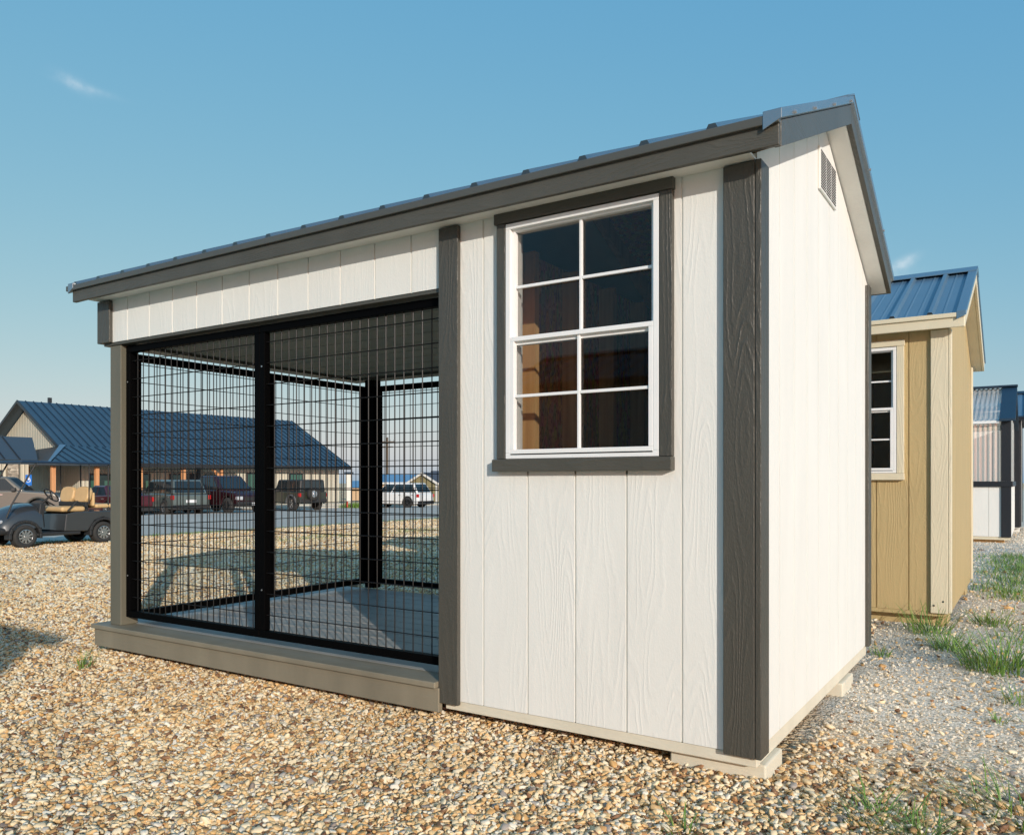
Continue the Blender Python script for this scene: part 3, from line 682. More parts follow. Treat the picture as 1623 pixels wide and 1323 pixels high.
# ------------------------------------------------------------------ the blue roofed office
def ribbed(name, col, step, axis='Y', rough=.55):
    q = NT(name); sp = q.n('ShaderNodeSeparateXYZ'); q.l(q.tc.outputs['Object'], sp.inputs[0])
    o = sp.outputs[{'X': 0, 'Y': 1, 'Z': 2}[axis]]
    f = q.math('FRACT', q.math('DIVIDE', o, step)); h = q.math('LESS_THAN', q.math('ABSOLUTE', q.math('SUBTRACT', f, .5)), .12)
    sm = q.math('SUBTRACT', 1.0, q.math('MULTIPLY', q.math('ABSOLUTE', q.math('SUBTRACT', f, .5)), 4.0)); sm = q.math('MAXIMUM', sm, 0.0)
    q.l(q.bump(sm, 1, .035), q.b.inputs['Normal'])
    n = q.noise(q.mapv((1, 1, 1)), .7, 4); q.l(q.ramp(n, [(.3, tuple(x*.94 for x in col)), (.7, tuple(x*1.05 for x in col))]), q.b.inputs['Base Color'])
    q.b.inputs['Roughness'].default_value = rough; return q.m
M['off_wall_y'] = ribbed('beige_wall_metal', (.56, .52, .41), .23, 'Y'); M['off_wall_x'] = ribbed('beige_gable_metal', (.56, .52, .41), .23, 'X')
M['off_roof'] = plain('standing_seam_blue', (.036, .072, .108), .4, .1, var=.12, scale=.6)
M['off_dark'] = plain('near_black_trim', (.02, .022, .026), .4)
M['timber'] = rawwood('cedar_posts', (.50, .22, .09), (.72, .36, .16))
M['stone'] = None
def stonemat():
    q = NT('stacked_stone'); v = q.n('ShaderNodeTexVoronoi'); q.l(q.mapv((3, 3, 6)), v.inputs['Vector']); v.inputs['Scale'].default_value = 1.4
    s = q.n('ShaderNodeSeparateColor'); q.l(v.outputs['Color'], s.inputs[0])
    q.l(q.ramp(s.outputs[0], [(0, (.22, .19, .15)), (.5, (.42, .36, .28)), (1, (.60, .53, .42))]), q.b.inputs['Base Color'])
    q.l(q.bump(q.math('SUBTRACT', 1, v.outputs['Distance']), 1, .04), q.b.inputs['Normal']); q.b.inputs['Roughness'].default_value = .9; return q.m
M['stone'] = stonemat()
M['greenglass'] = plain('green_tinted_window', (.045, .12, .085), .08, 0, spec=.9)
ox, oy = cw(-29.85, 49.3)
ofc = empty('office_building', (ox, oy, -.68), -math.radians(4)); tag(ofc, 'long beige metal office with blue standing seam roof and timber porch posts', 'building')
RH = 6.46; PS = .54
def slope_sheet(name, pts, mat, seam=None, thick=.06, step=.45):
    """roof plane from 4 corners: low a, low b, high b, high a; seams run up the slope"""
    a, b, c, d = [Vector(p) for p in pts]; n = (b-a).cross(d-a).normalized()
    if n.z < 0: n = -n
    m = MB(); m.hexa([tuple(p) for p in (a, b, c, d)] + [tuple(p+n*thick) for p in (a, b, c, d)])
    o = m.build(name, mat, ofc)
    if seam:
        s = MB(); k = 0; ln = (b-a).length; e = (b-a).normalized(); top = (c-d)
        cnt = int(ln/step)
        for i in range(1, cnt):
            t = i/cnt; p = a+(b-a)*t; up = d+(c-d)*t
            if seam == 'straight':       # seams all perpendicular to the eave, cut by the hips
                s0 = (d-a).dot(e); s1 = (c-a).dot(e); u = t*ln
                h = (d-a)-e*(d-a).dot(e); fr = 1.0
                if u < s0: fr = u/s0
                elif u > s1: fr = (ln-u)/(ln-s1)
                up = p+h*fr
            w = e*.022
            s.hexa([tuple(p-w+n*thick), tuple(p+w+n*thick), tuple(up+w+n*thick), tuple(up-w+n*thick), tuple(p-w+n*(thick+.05)), tuple(p+w+n*(thick+.05)), tuple(up+w+n*(thick+.05)), tuple(up-w+n*(thick+.05))])
        s.build('roof_seams', M['off_seam'], o)
    return o
M['off_seam'] = plain('seam_blue', (.015, .035, .065), .35, .1)
YE = 19.9; DE = 7.1
slope_sheet('roof', [(DE, -.45, RH-PS*DE), (DE, YE, RH-PS*DE), (0, YE, RH), (0, -.45, RH)], M['off_roof'], 'straight')
slope_sheet('roof', [(-DE, -.45, RH-PS*DE), (-DE, YE, RH-PS*DE), (0, YE, RH), (0, -.45, RH)], M['off_roof'], None)
PD, PZ = 8.5, 2.58; JD = 5.5; JZ = RH-PS*JD+.06
slope_sheet('porch_roof', [(PD, -2.1, PZ), (PD, 9.3, PZ), (JD, 9.3, JZ), (JD, -.3, JZ)], M['off_roof'], 'straight')
slope_sheet('porch_roof', [(PD, -2.1, PZ), (-2.5, -2.1, PZ), (-2.5, .3, JZ-.2), (JD+.05, -.3, JZ)], M['brown_roof'], None)
MB().box(PD-.02,PD+.08,-2.15,9.32,PZ-.16,PZ+.07).build('porch_fascia', M['off_dark'], ofc)
MB().box(-2.5,PD-.03,-2.2,-2.1,PZ-.16,PZ+.06).build('porch_fascia', M['off_dark'], ofc)
MB().box(DE-.03,DE+.09,9.35,YE,RH-PS*DE-.14,RH-PS*DE+.07).build('eave_fascia', M['off_dark'], ofc)
b = MB(); b.hexa([(PD+.02,-2.2,PZ+.06),(PD-.25,-2.2,PZ+.09),(JD-.2,-.3,JZ+.09),(JD+.1,-.1,JZ+.07),(PD+.02,-2.15,PZ+.12),(PD-.25,-2.15,PZ+.15),(JD-.2,-.3,JZ+.16),(JD+.1,-.1,JZ+.14)]); b.build('hip_cap', M['blue_roof'], ofc)
for yy in (-.47, YE):
    for sg in (-1, 1):
        e = JD if (yy < 0 and sg > 0) else DE
        MB().hexa([(0,yy,RH-.10),(sg*e,yy,RH-PS*e-.10),(sg*e,yy+.07,RH-PS*e-.10),(0,yy+.07,RH-.10),(0,yy,RH+.09),(sg*e,yy,RH-PS*e+.09),(sg*e,yy+.07,RH-PS*e+.09),(0,yy+.07,RH+.09)]).build('rake_board', M['off_dark'], ofc)
WD = 6.35
MB().prism([(WD,.3,0),(WD,19.4,0),(WD,19.4,RH-PS*WD-.03),(WD,.3,RH-PS*WD-.03)], (-.2,0,0)).build('long_wall', M['off_wall_y'], ofc)
MB().prism([(-WD,.3,0),(WD-.2,.3,0),(WD-.2,.3,RH-PS*WD-.03),(0,.3,RH-.06),(-WD,.3,RH-PS*WD-.03)], (0,.2,0)).build('gable_wall', M['off_wall_x'], ofc)
MB().prism([(-WD,19.4,0),(WD-.2,19.4,0),(WD-.2,19.4,RH-PS*WD-.03),(0,19.4,RH-.06),(-WD,19.4,RH-PS*WD-.03)], (0,-.2,0)).build('gable_wall', M['off_wall_x'], ofc)
def owin(y0, y1, z0, z1):
    f = MB().box(WD,WD+.06,y0-.08,y1+.08,z0-.08,z0).box(WD,WD+.06,y0-.08,y1+.08,z1,z1+.08).box(WD,WD+.06,y0-.08,y0,z0,z1).box(WD,WD+.06,y1,y1+.08,z0,z1).build('window', M['off_dark'], ofc)
    MB().box(WD+.005,WD+.03,y0,y1,z0,z1).build('pane', M['greenglass'], f)
for a in ((-.0+.9, 2.1, .8, 1.95), (3.0, 4.4, .8, 2.0), (5.8, 6.5, .75, 2.0), (8.2, 9.0, .9, 2.0), (11.4, 12.3, .6, 2.1), (14.9, 15.9, .6, 2.1)): owin(*a)
for y in (2.6, 7.6): MB().box(WD,WD+.08,y,y+.22,0,RH-PS*WD-.1).build('wall_trim', M['off_dark'], ofc)
d_ = MB().box(WD,WD+.05,7.0-.1,8.0-.35,0,2.1).build('door', M['off_dark'], ofc); MB().box(WD+.05,WD+.09,7.05,7.10,1.0,1.15).build('handle', M['screw'], d_)
for (dx, y) in ((PD-.35, -1.9), (PD-.35, .4), (PD-.35, 2.9), (PD-.35, 5.6), (PD-.35, 8.2), (5.0, -1.9), (2.0, -1.9), (-.5, -1.9)):
    p = MB().box(dx-.10,dx+.10,y-.10,y+.10,.0,PZ-.15).build('post', M['timber'], ofc)
    MB().box(dx-.26,dx+.26,y-.26,y+.26,0,.95).build('stone_base', M['stone'], p)
    if y > 8: MB().hexa([(dx-.06,y-.75,PZ-.2),(dx+.06,y-.75,PZ-.2),(dx+.06,y-.1,1.75),(dx-.06,y-.1,1.75),(dx-.06,y-.62,PZ-.15),(dx+.06,y-.62,PZ-.15),(dx+.06,y-.0,1.95),(dx-.06,y-.0,1.95)]).build('brace', M['timber'], p)
MB().box(-WD,PD+.3,-2.5,YE-.3,-.25,.0).build('porch_slab', M['concrete'], ofc)
# entry wing at the gable end
slope_sheet('entry_roof', [(6.3, -9, 2.7), (6.3, -1.9, 2.7), (3.9, -1.2, 4.05), (3.9, -9, 4.05)], M['grey_roof'], None)
s_ = MB()
for k in range(9):
    y = -8.8+k*.75; s_.hexa([(6.3,y,2.77),(6.3,y+.05,2.77),(3.9,y+.05,4.12),(3.9,y,4.12),(6.3,y,2.83),(6.3,y+.05,2.83),(3.9,y+.05,4.18),(3.9,y,4.18)])
s_.build('entry_roof_seams', M['off_dark'], ofc)
slope_sheet('entry_roof', [(1.5, -9, 2.7), (1.5, -1.9, 2.7), (3.9, -1.2, 4.05), (3.9, -9, 4.05)], M['grey_roof'], None)
MB().box(1.9,5.9,-9,-2.2,0,2.72).build('entry_wall', M['off_wall_y'], ofc)
ef = MB().box(5.9,5.96,-4.6,-3.5,.4,2.2).box(5.9,5.96,-7.5,-5.2,.4,2.0).build('window', M['off_dark'], ofc); MB().box(5.965,5.98,-4.5,-3.6,.5,2.1).box(5.965,5.98,-7.4,-5.3,.5,1.9).build('pane', M['greenglass'], ef)
MB().box(5.9,6.15,-3.3,-2.8,0,2.7).build('stone_pier', M['stone'], ofc); MB().box(5.9,6.15,-5.1,-4.7,0,2.7).build('stone_pier', M['stone'], ofc)
an = MB(); an.tube((-.4,1.6,RH-.7),(-.4,1.6,RH+.30),.06); an.box(-.48,-.32,1.5,1.7,RH+.10,RH+.42); an.build('roof_vent', M['off_dark'], ofc)
# accessible parking sign on its post
sx, sy = cw((46-811.5)/1274.8*41, 41); sz = G(sx, sy)
sg = empty('parking_sign', (sx, sy, sz), YAW); tag(sg, 'small blue accessible parking sign on a thin post before the porch', 'sign')
MB().tube((0,0,0),(0,0,1.75),.03).build('post', M['screw'], sg)
MB().box(-.16,.16,-.04,-.032,1.45,2.0).build('sign_plate', plain('sign_blue', (.02, .16, .55), .4), sg)
ic = MB(); ic.lathe([(0,0),(.045,0)], (.0,-.042,1.90), 'Y', 12); ic.box(-.03,.01,-.043,-.041,1.72,1.86).box(.01,.09,-.043,-.041,1.76,1.79).box(.07,.10,-.043,-.041,1.64,1.77).box(.01,.07,-.043,-.041,1.80,1.83)
ic.lathe([(.085,0),(.11,0)], (-.02,-.042,1.71), 'Y', 18); ic.build('wheelchair_symbol', plain('sign_white', (.8,.8,.8), .4), sg)
# ------------------------------------------------------------------ vehicles
M['tyre'] = plain('tyre_rubber', (.028, .027, .026), .8); M['chrome'] = plain('bright_alloy', (.62, .62, .63), .22, .9); M['alloy_dk'] = plain('dark_alloy', (.06, .06, .065), .3, .6)
M['cglass'] = plain('car_window_glass', (.015, .022, .026), .06, 0, spec=.9); M['plastic'] = plain('black_plastic', (.022, .022, .023), .55)
M['red_l'] = plain('red_lamp_lens', (.45, .012, .012), .2); M['head_l'] = plain('clear_lamp_lens', (.6, .62, .64), .12, .3); M['plate'] = plain('number_plate', (.72, .73, .74), .5)
def paint(n, c, metal=.35): return plain(n, c, .28, metal, coat=.6)
def wheel(root, x, y, r, wd, rim, spokes=5, z=None, nm='wheel'):
    z = r if z is None else z; sg = 1 if y > 0 else -1
    t = MB().lathe([(r*.60,-wd/2),(r*.93,-wd/2),(r,-wd*.32),(r,wd*.32),(r*.93,wd/2),(r*.60,wd/2),(r*.60,-wd/2)], (x, y, z), 'Y', 32).build(nm, M['tyre'], root, smooth=True)
    b = MB(); yo = sg*wd/2
    b.lathe([(r*.62,yo*.96),(r*.56,yo*.98),(r*.55,yo*.55),(r*.60,yo*.5)], (x, y, z), 'Y', 28)
    b.lathe([(0,yo*.98),(r*.13,yo*.98),(r*.15,yo*.5)], (x, y, z), 'Y', 14)
    for k in range(spokes):
        a = 2*math.pi*k/spokes+.3; c, s_ = math.cos(a), math.sin(a); q = r*.07
        P = lambda rr, tt, yy: (x+rr*c-tt*s_, y+yy, z+rr*s_+tt*c)
        b.hexa([P(r*.08,-q,yo*.5),P(r*.58,-q*1.2,yo*.5),P(r*.58,q*1.2,yo*.5),P(r*.08,q,yo*.5),P(r*.08,-q,yo*.93),P(r*.58,-q*1.2,yo*.93),P(r*.58,q*1.2,yo*.93),P(r*.08,q,yo*.93)])
    b.build('rim', rim, t)
    MB().lathe([(0,yo*.35),(r*.58,yo*.35)], (x, y, z), 'Y', 24).build('brake_disc', M['dark'], t)
    return t
def car(nm, label, pos, ang, L_, W, H, top, belt, ghx, wheels, r, body, z0=.28, ghw=.20, wins=((.04,.30),(.33,.62),(.65,.95)), rim='chrome', spokes=5, group='vehicles parked before the office', cat='car', rear_glass=True, flare=None, roofm=None, bev=.11, spare=False, bed=None, wfix=None, lo=.10, hi=.86):
    x_, y_ = pos; rt = empty(nm, (x_, y_, G(x_, y_)+.012), ang); tag(rt, label, cat, group)
    pts = [(x, z) for x, z in top]                     # from rear to front along the top
    xr, xf = pts[0][0], pts[-1][0]; low = [(xf, z0)]
    for wx in sorted(wheels, reverse=True):
        R = r*1.17; low.append((wx+R, z0)); 
        for k in range(0, 9):
            t = math.pi*k/8; zz = r+R*math.sin(t)
            if zz > z0: low.append((wx+R*math.cos(t), zz))
        low.append((wx-R, z0))
    low.append((xr, z0)); poly = pts+low
    b = MB(); b.prism([(x, -W/2, z) for x, z in poly], (0, W, 0)).build('body', body, rt, bev, seg=3, smooth=False)
    for o_ in rt.children:
        if o_.name.startswith('body'): bo = o_
    MB().box(xr+.12, xf-.12, -W*.36, W*.36, z0-.05, max(.62, r*1.5)).build('underbody', M['dark'], rt)
    xb0, xt0, xt1, xb1 = ghx; wb, wt = W/2-.05, W/2-ghw
    A = [(xb0,-wb,belt-.03),(xb1,-wb,belt-.03),(xb1,wb,belt-.03),(xb0,wb,belt-.03),(xt0,-wt,H),(xt1,-wt,H),(xt1,wt,H),(xt0,wt,H)]
    MB().hexa(A).build('cabin', roofm or body, rt, .09, seg=4)
    V = [Vector(p) for p in A]
    def Q(i0, i1, j0, j1, a, v): return V[i0].lerp(V[i1], a).lerp(V[j0].lerp(V[j1], a), v)
    for side, (i0, i1, j0, j1) in ((-1, (0, 1, 4, 5)), (1, (3, 2, 7, 6))):
        g = MB(); 
        for (a, c) in wins:
            n = Vector((0, side, .35)).normalized()*.012
            q = [Q(i0,i1,j0,j1,a,lo)+n, Q(i0,i1,j0,j1,c,lo)+n, Q(i0,i1,j0,j1,c,hi)+n, Q(i0,i1,j0,j1,a,hi)+n]
            g.hexa([tuple(p-n*2.2) for p in q]+[tuple(p) for p in q])
        g.build('side_glass', M['cglass'], rt)
    for (i0, i1, j0, j1), nx, nm2 in (((1,2,5,6), 1, 'windscreen'), ((0,3,4,7), -1, 'rear_window')):
        if nm2 == 'rear_window' and not rear_glass: continue
        n = Vector((nx, 0, .5)).normalized()*.014
        q = [Q(i0,i1,j0,j1,.07,.10)+n, Q(i0,i1,j0,j1,.93,.10)+n, Q(i0,i1,j0,j1,.91,.88)+n, Q(i0,i1,j0,j1,.09,.88)+n]
        MB().hexa([tuple(p-n*2.2) for p in q]+[tuple(p) for p in q]).build(nm2, M['cglass'], rt)
    for wx in wheels:
        for sg in (-1, 1):
            wheel(rt, wx, sg*(W/2-.12), r, .24, M[rim], spokes)
            if flare:
                f = MB(); R0, R1 = r*1.12, r*1.32
                for k in range(10):
                    t0, t1 = math.pi*(k/10), math.pi*((k+1)/10)
                    f.hexa([(wx+a*math.cos(t), y, r+a*math.sin(t)) for y in (sg*(W/2-.02), sg*(W/2+.07)) for (a, t) in ((R0,t0),(R1,t0),(R1,t1),(R0,t1))])
                f.build('fender_flare', flare, rt)
    zl_ = top[0][1]
    for sg in (-1, 1):
        MB().box(xr-.015, xr+.16, sg*(W/2-.02)-.10, sg*(W/2-.02)+.035, belt-.30, belt-.08).build('tail_light', M['red_l'], rt, .02)
        zf_ = top[-1][1]
        MB().box(xf-.20, xf+.012, sg*(W/2-.17)-.17, sg*(W/2-.17)+.18, zf_-.22, zf_-.04).build('headlight', M['head_l'], rt, .02)
        MB().box(xb1-.55, xb1-.38, sg*(W/2+.05)-.11, sg*(W/2+.05)+.11, belt+.0, belt+.16).build('mirror', M['plastic'], rt, .02)
        m = MB()
        for (a, c) in wins[:2]:
            xh = xb0+(xb1-xb0)*((a+c)/2)-.28; m.box(xh, xh+.18, sg*W/2-.015, sg*W/2+.02, belt-.17, belt-.13)
        m.build('door_handles', M['chrome'] if body != M.get('p_jeep') else M['plastic'], rt)
    MB().box(xr-.05, xr+.25, -W/2+.02, W/2-.02, z0-.02, z0+.22).build('rear_bumper', M['plastic'], rt, .03)
    MB().box(xf-.25, xf+.05, -W/2+.02, W/2-.02, z0-.02, z0+.22).build('front_bumper', M['plastic'], rt, .03)
    MB().box(xf-.02, xf+.02, -W*.28, W*.28, z0+.26, top[-1][1]-.08).build('grille', M['plastic'], rt, .01)
    MB().box(xr-.022, xr-.002, -.26, .26, z0+.33, z0+.47).box(xf+.051, xf+.06, -.16, .16, z0+.03, z0+.17).build('number_plate', M['plate'], rt)
    return rt
suv_top = [(-2.40,.62),(-2.38,1.02),(-.9,1.06),(.85,1.06),(1.0,1.04),(2.1,.93),(2.36,.78)]
P = lambda u, Z: cw((u-811.5)/1274.8*Z, Z)
car('suv', 'grey green suv seen from behind, between the red car and the maroon pickup', P(268, 42.0), heading(-.744, .668), 4.9, 1.95, 1.76, suv_top, 1.06, (-2.32,-1.95,.35,1.15), (-1.45, 1.45), .37, paint('grey_green_paint', (.13, .16, .15)))
# maroon pickup
pk_top = [(-2.9,.60),(-2.88,1.22),(-.95,1.22),(-.9,1.24),(1.0,1.24),(1.2,1.22),(2.5,1.12),(2.75,.95)]
car('pickup_truck', 'maroon pickup truck facing the road beside the grey green suv', P(352, 43.5), heading(.814, -.581), 5.7, 2.05, 1.98, pk_top, 1.24, (-.95,-.75,.55,1.35), (-1.85, 1.85), .42, paint('maroon_paint', (.035, .006, .009)), z0=.42, wins=((.05,.38),(.42,.88)), rim='alloy_dk', spokes=6, cat='pickup', flare=None)
# dark green jeep style off-roader
M['p_jeep'] = paint('dark_olive_paint', (.035, .040, .028), .2)
jp = car('offroader', 'dark olive boxy off-roader with a spare wheel on its tailgate', P(466, 49), heading(-.739, .674), 4.3, 1.88, 1.86, [(-2.05,.62),(-2.04,1.14),(0.6,1.16),(.75,1.15),(1.95,1.06),(2.0,.75)], 1.15, (-2.02,-1.98,.45,.72), (-1.2, 1.35), .43, M['p_jeep'], z0=.5, ghw=.12, wins=((.05,.32),(.37,.63),(.68,.95)), flare=plain('grey_flare', (.12,.12,.12), .6), roofm=plain('black_hardtop', (.02,.02,.02), .5), bev=.03, cat='off-roader')
st = MB().lathe([(.20,-.13),(.35,-.13),(.38,-.08),(.38,.08),(.35,.13),(.20,.13),(.20,-.13)], (-2.22, .12, 1.02), 'X', 28).build('spare_wheel', M['tyre'], jp, smooth=True)
MB().lathe([(0,-.135),(.06,-.14),(.09,-.125),(.21,-.12),(.22,-.05)], (-2.22, .12, 1.02), 'X', 20).build('rim', M['chrome'], st)
car('suv', 'white suv parked farthest along the row, by the utility pole', P(630, 57), heading(-.892, .452), 4.9, 1.97, 1.74, suv_top, 1.05, (-2.32,-1.85,.35,1.15), (-1.45, 1.45), .38, paint('white_car_paint', (.72, .73, .72), .0), rim='alloy_dk')
car('sedan', 'dark red car parked behind the golf cart', P(176, 39.5), heading(-.782, .623), 4.7, 1.85, 1.45, [(-2.35,.55),(-2.3,.98),(-1.5,1.0),(.9,.95),(2.1,.80),(2.32,.62)], .97, (-1.75,-.95,.2,1.15), (-1.4, 1.4), .33, paint('dark_red_paint', (.09, .008, .013)), z0=.24, wins=((.12,.46),(.5,.86)))
car('pickup_truck', 'silver tan pickup with its bonnet pointing right, at the left edge behind the golf cart', P(-3, 37), heading(.953, .30), 5.6, 2.0, 1.86, pk_top, 1.20, (-.95,-.75,.55,1.35), (-1.85, 1.85), .40, paint('pewter_paint', (.15, .14, .12)), z0=.40, wins=((.05,.38),(.42,.88)), cat='pickup')

# golf cart
def golf_cart():
    x_, y_ = cw((82-811.5)/1274.8*17.1, 17.1); z_ = G(x_, y_); rt = empty('golf_cart', (x_, y_, z_), heading(-.505, -.863))
    tag(rt, 'dark grey golf cart with tan seats and chrome wheels on the gravel', 'golf cart')
    pb = paint('gunmetal_paint', (.075, .08, .085), .5); pl = M['plastic']; st_ = plain('tan_vinyl', (.60, .40, .19), .45, var=.06, scale=6)
    # +X forward, wheelbase 1.65: axles at +.85 and -.80
    # front cowl: lofted sections (x, half width, z low, z top)
    sec = [(1.30,.40,.42,.46),(1.26,.47,.36,.60),(1.12,.54,.36,.74),(.90,.58,.38,.84),(.66,.58,.40,.90),(.48,.56,.40,.90),(.40,.54,.40,.86)]
    vs = []; n = 9
    for (x, hw, za, zb) in sec:
        for i in range(n):
            t = math.pi*i/(n-1); vs.append((x, -hw*math.cos(t)*(1 if abs(math.cos(t)) < .99 else 1), za+(zb-za)*(math.sin(t)**.55)))
    m = MB(); m.add(vs, [(k*n+i, k*n+i+1, (k+1)*n+i+1, (k+1)*n+i) for k in range(len(sec)-1) for i in range(n-1)] + [tuple(range(n)), tuple(range((len(sec)-1)*n, len(sec)*n))])
    cw_ = m.build('front_cowl', pb, rt, smooth=True, sub=1)
    for sg in (-1, 1): MB().box(1.20,1.275,sg*.33-.09,sg*.33+.09,.50,.57).build('headlight', M['head_l'], cw_, .02)
    MB().box(.95,1.36,-.50,.50,.28,.42).build('front_bumper', pl, rt, .05)
    MB().box(1.355,1.375,-.16,.16,.32,.38).build('badge_plate', M['plate'], rt)
    # fenders over front wheels
    for sg in (-1, 1):
        f = MB(); R0, R1 = .275, .33
        for k in range(10):
            t0, t1 = math.pi*(-.05+1.1*k/10), math.pi*(-.05+1.1*(k+1)/10)
            f.hexa([(.85+a*math.cos(t), y, .235+a*math.sin(t)) for y in (sg*.40, sg*.60) for (a, t) in ((R0,t0),(R1,t0),(R1,t1),(R0,t1))])
        f.build('front_fender', pl, rt, .01)
        f = MB()
        for k in range(10):
            t0, t1 = math.pi*(-.05+1.1*k/10), math.pi*(-.05+1.1*(k+1)/10)
            f.hexa([(-.80+a*math.cos(t), y, .235+a*math.sin(t)) for y in (sg*.38, sg*.605) for (a, t) in ((R0,t0),(R1,t0),(R1,t1),(R0,t1))])
        f.build('rear_fender', pl, rt, .01)
    # floor, rocker, rear body
    MB().box(-.30,.62,-.56,.56,.22,.29).build('floor_pan', pl, rt, .02)
    pf = [(-1.12,.42),(-1.12,.66),(-1.0,.70),(-.2,.70),(.02,.66),(.06,.30),(-.45,.28),(-.50,.36),(-.60,.50),(-.80,.57),(-1.0,.50),(-1.08,.42)]
    MB().prism([(x,-.57,z) for x, z in pf], (0,1.14,0)).build('rear_body', pb, rt, .035, seg=3)
    MB().box(-1.15,-.5,-.36,.36,.25,.52).build('chassis', M['dark'], rt)
    MB().prism([(.40,-.5,.86),(.52,-.5,.90),(.60,-.5,.30),(.50,-.5,.28)], (0,1.0,0)).build('dash_panel', pl, rt, .02)
    # seats
    MB().box(-.42,.10,-.54,.54,.70,.81).build('seat', st_, rt, .05, seg=3)
    for sg in (-1, 1):
        b = MB(); n = 14
        ring = [(.27*math.cos(2*math.pi*i/n)*(1.0), .19*math.sin(2*math.pi*i/n)) for i in range(n)]
        ring = [(max(-.25, min(.25, y*1.08)), max(-.175, min(.175, z*1.06))) for y, z in ring]
        P0 = [(-.44-.20*(z+.19), sg*.27+y, 1.06+z) for y, z in ring]
        b.prism(P0, (-.11, 0, -.02)).build('backrest', st_, rt, .04, seg=3)
    MB().box(-.50,-.44,-.5,.5,.72,.90).build('seat_frame', pl, rt, .01)
    MB().box(-1.12,-.66,-.52,.52,.76,.85).build('rear_seat', st_, rt, .04, seg=3)
    MB().box(-.66,-.60,-.50,.50,.80,1.10).build('rear_backrest', st_, rt, .03, seg=3)
    MB().path([(-.40,-.57,.80),(-.20,-.58,.92),(-.0,-.58,.72)], .016).path([(-.40,.57,.80),(-.20,.58,.92),(-.0,.58,.72)], .016).build('armrest', pl, rt)
    # roof and struts
    MB().box(-1.05,.95,-.58,.58,1.70,1.755).build('canopy', plain('navy_canopy', (.015,.035,.07), .35), rt, .025, seg=3)
    for sg in (-1, 1):
        MB().path([(1.18,sg*.50,.62),(1.10,sg*.52,.86),(.62,sg*.53,1.71)], .017).build('strut', pl, rt)
        MB().path([(-.95,sg*.50,.62),(-.95,sg*.52,1.71)], .017).build('strut', pl, rt)
        MB().path([(-.50,sg*.52,.85),(-.50,sg*.53,1.71)], .012).build('strut', pl, rt)
    sw = MB(); c = Vector((.16,.26,1.05)); ax = Vector((-.75,0,.66)).normalized(); a = ax.orthogonal().normalized(); b_ = ax.cross(a)
    pts = [c+(a*math.cos(t)+b_*math.sin(t))*.17 for t in [2*math.pi*i/20 for i in range(21)]]
    sw.path(pts, .016, 6); sw.tube(c-a*.16, c+a*.16, .012, 6); sw.tube(c, (.46,.26,.80), .022, 8); sw.build('steering_wheel', pl, rt)
    for wx in (.85, -.80):
        for sg in (-1, 1): wheel(rt, wx, sg*.48, .235, .22, M['chrome'], 10)
    return rt
golf_cart()

# ------------------------------------------------------------------ far buildings and the utility pole
def far_shed(nm, label, u, Z, ang, Wd, Dp, hw, slope, wall, trim, roofm, zb, wins=()):
    x, y = cw((u-811.5)/1274.8*Z, Z); rt = empty(nm, (x, y, zb), ang); tag(rt, label, 'shed', 'display sheds beyond the road')
    p = [(-Wd/2,-Dp/2,0),(-Wd/2,Dp/2,0),(-Wd/2,Dp/2,hw),(-Wd/2,0,hw+slope*Dp/2),(-Wd/2,-Dp/2,hw)]
    MB().prism(p, (Wd,0,0)).build('walls', wall, rt)
    for sg in (-1, 1):
        a = (sg*(Dp/2+.25), hw-slope*.25)
        b = MB().hexa([(-Wd/2-.2,a[0],a[1]),(Wd/2+.2,a[0],a[1]),(Wd/2+.2,0,hw+slope*Dp/2),(-Wd/2-.2,0,hw+slope*Dp/2),(-Wd/2-.2,a[0],a[1]+.1),(Wd/2+.2,a[0],a[1]+.1),(Wd/2+.2,0,hw+slope*Dp/2+.1),(-Wd/2-.2,0,hw+slope*Dp/2+.1)])
        b.build('roof', roofm, rt)
        MB().box(-Wd/2-.21,Wd/2+.21,min(a[0],a[0]+sg*.04),max(a[0],a[0]+sg*.04),a[1]-.08,a[1]+.11).build('fascia', trim, rt)
        for e in (-1, 1):
            xx = e*(Wd/2+.2); MB().hexa([(xx,a[0],a[1]-.1),(xx+e*.04,a[0],a[1]-.1),(xx+e*.04,0,hw+slope*Dp/2-.1),(xx,0,hw+slope*Dp/2-.1),(xx,a[0],a[1]+.11),(xx+e*.04,a[0],a[1]+.11),(xx+e*.04,0,hw+slope*Dp/2+.11),(xx,0,hw+slope*Dp/2+.11)]).build('rake_board', trim, rt)
    for (sx_, sy_) in ((-1,-1),(1,-1),(1,1),(-1,1)):
        MB().box(sx_*Wd/2-.08,sx_*Wd/2+.08,sy_*Dp/2-.08,sy_*Dp/2+.08,0,hw-.05).build('corner_board', trim, rt)
    for (xw, ww, z0, z1) in wins:
        f = MB().box(xw-ww/2,xw+ww/2,-Dp/2-.05,-Dp/2+.01,z0,z1).build('window', M['white_trim'], rt)
        MB().box(xw-ww/2+.1,xw-.03,-Dp/2-.06,-Dp/2-.045,z0+.1,z1-.1).box(xw+.03,xw+ww/2-.1,-Dp/2-.06,-Dp/2-.045,z0+.1,z1-.1).build('pane', M['cglass'], f)
    return rt
M['f_tan'] = plain('peach_wall', (.52, .36, .22), .7); M['f_olive'] = plain('olive_wall', (.27, .23, .12), .7); M['f_white'] = plain('white_board', (.72,.70,.64), .6)
M['f_roof'] = plain('pale_blue_roof', (.12, .26, .42), .3, .1); M['shingle'] = plain('slate_shingles', (.06, .075, .10), .8, var=.2, scale=8)
far_shed('display_shed', 'peach walled shed with pale blue roof behind the white suv', 632, 80, YAW, 3.9, 3.2, 2.2, .42, M['f_tan'], M['f_white'], M['f_roof'], -1.35, ((-.9, .8, .8, 1.7),))
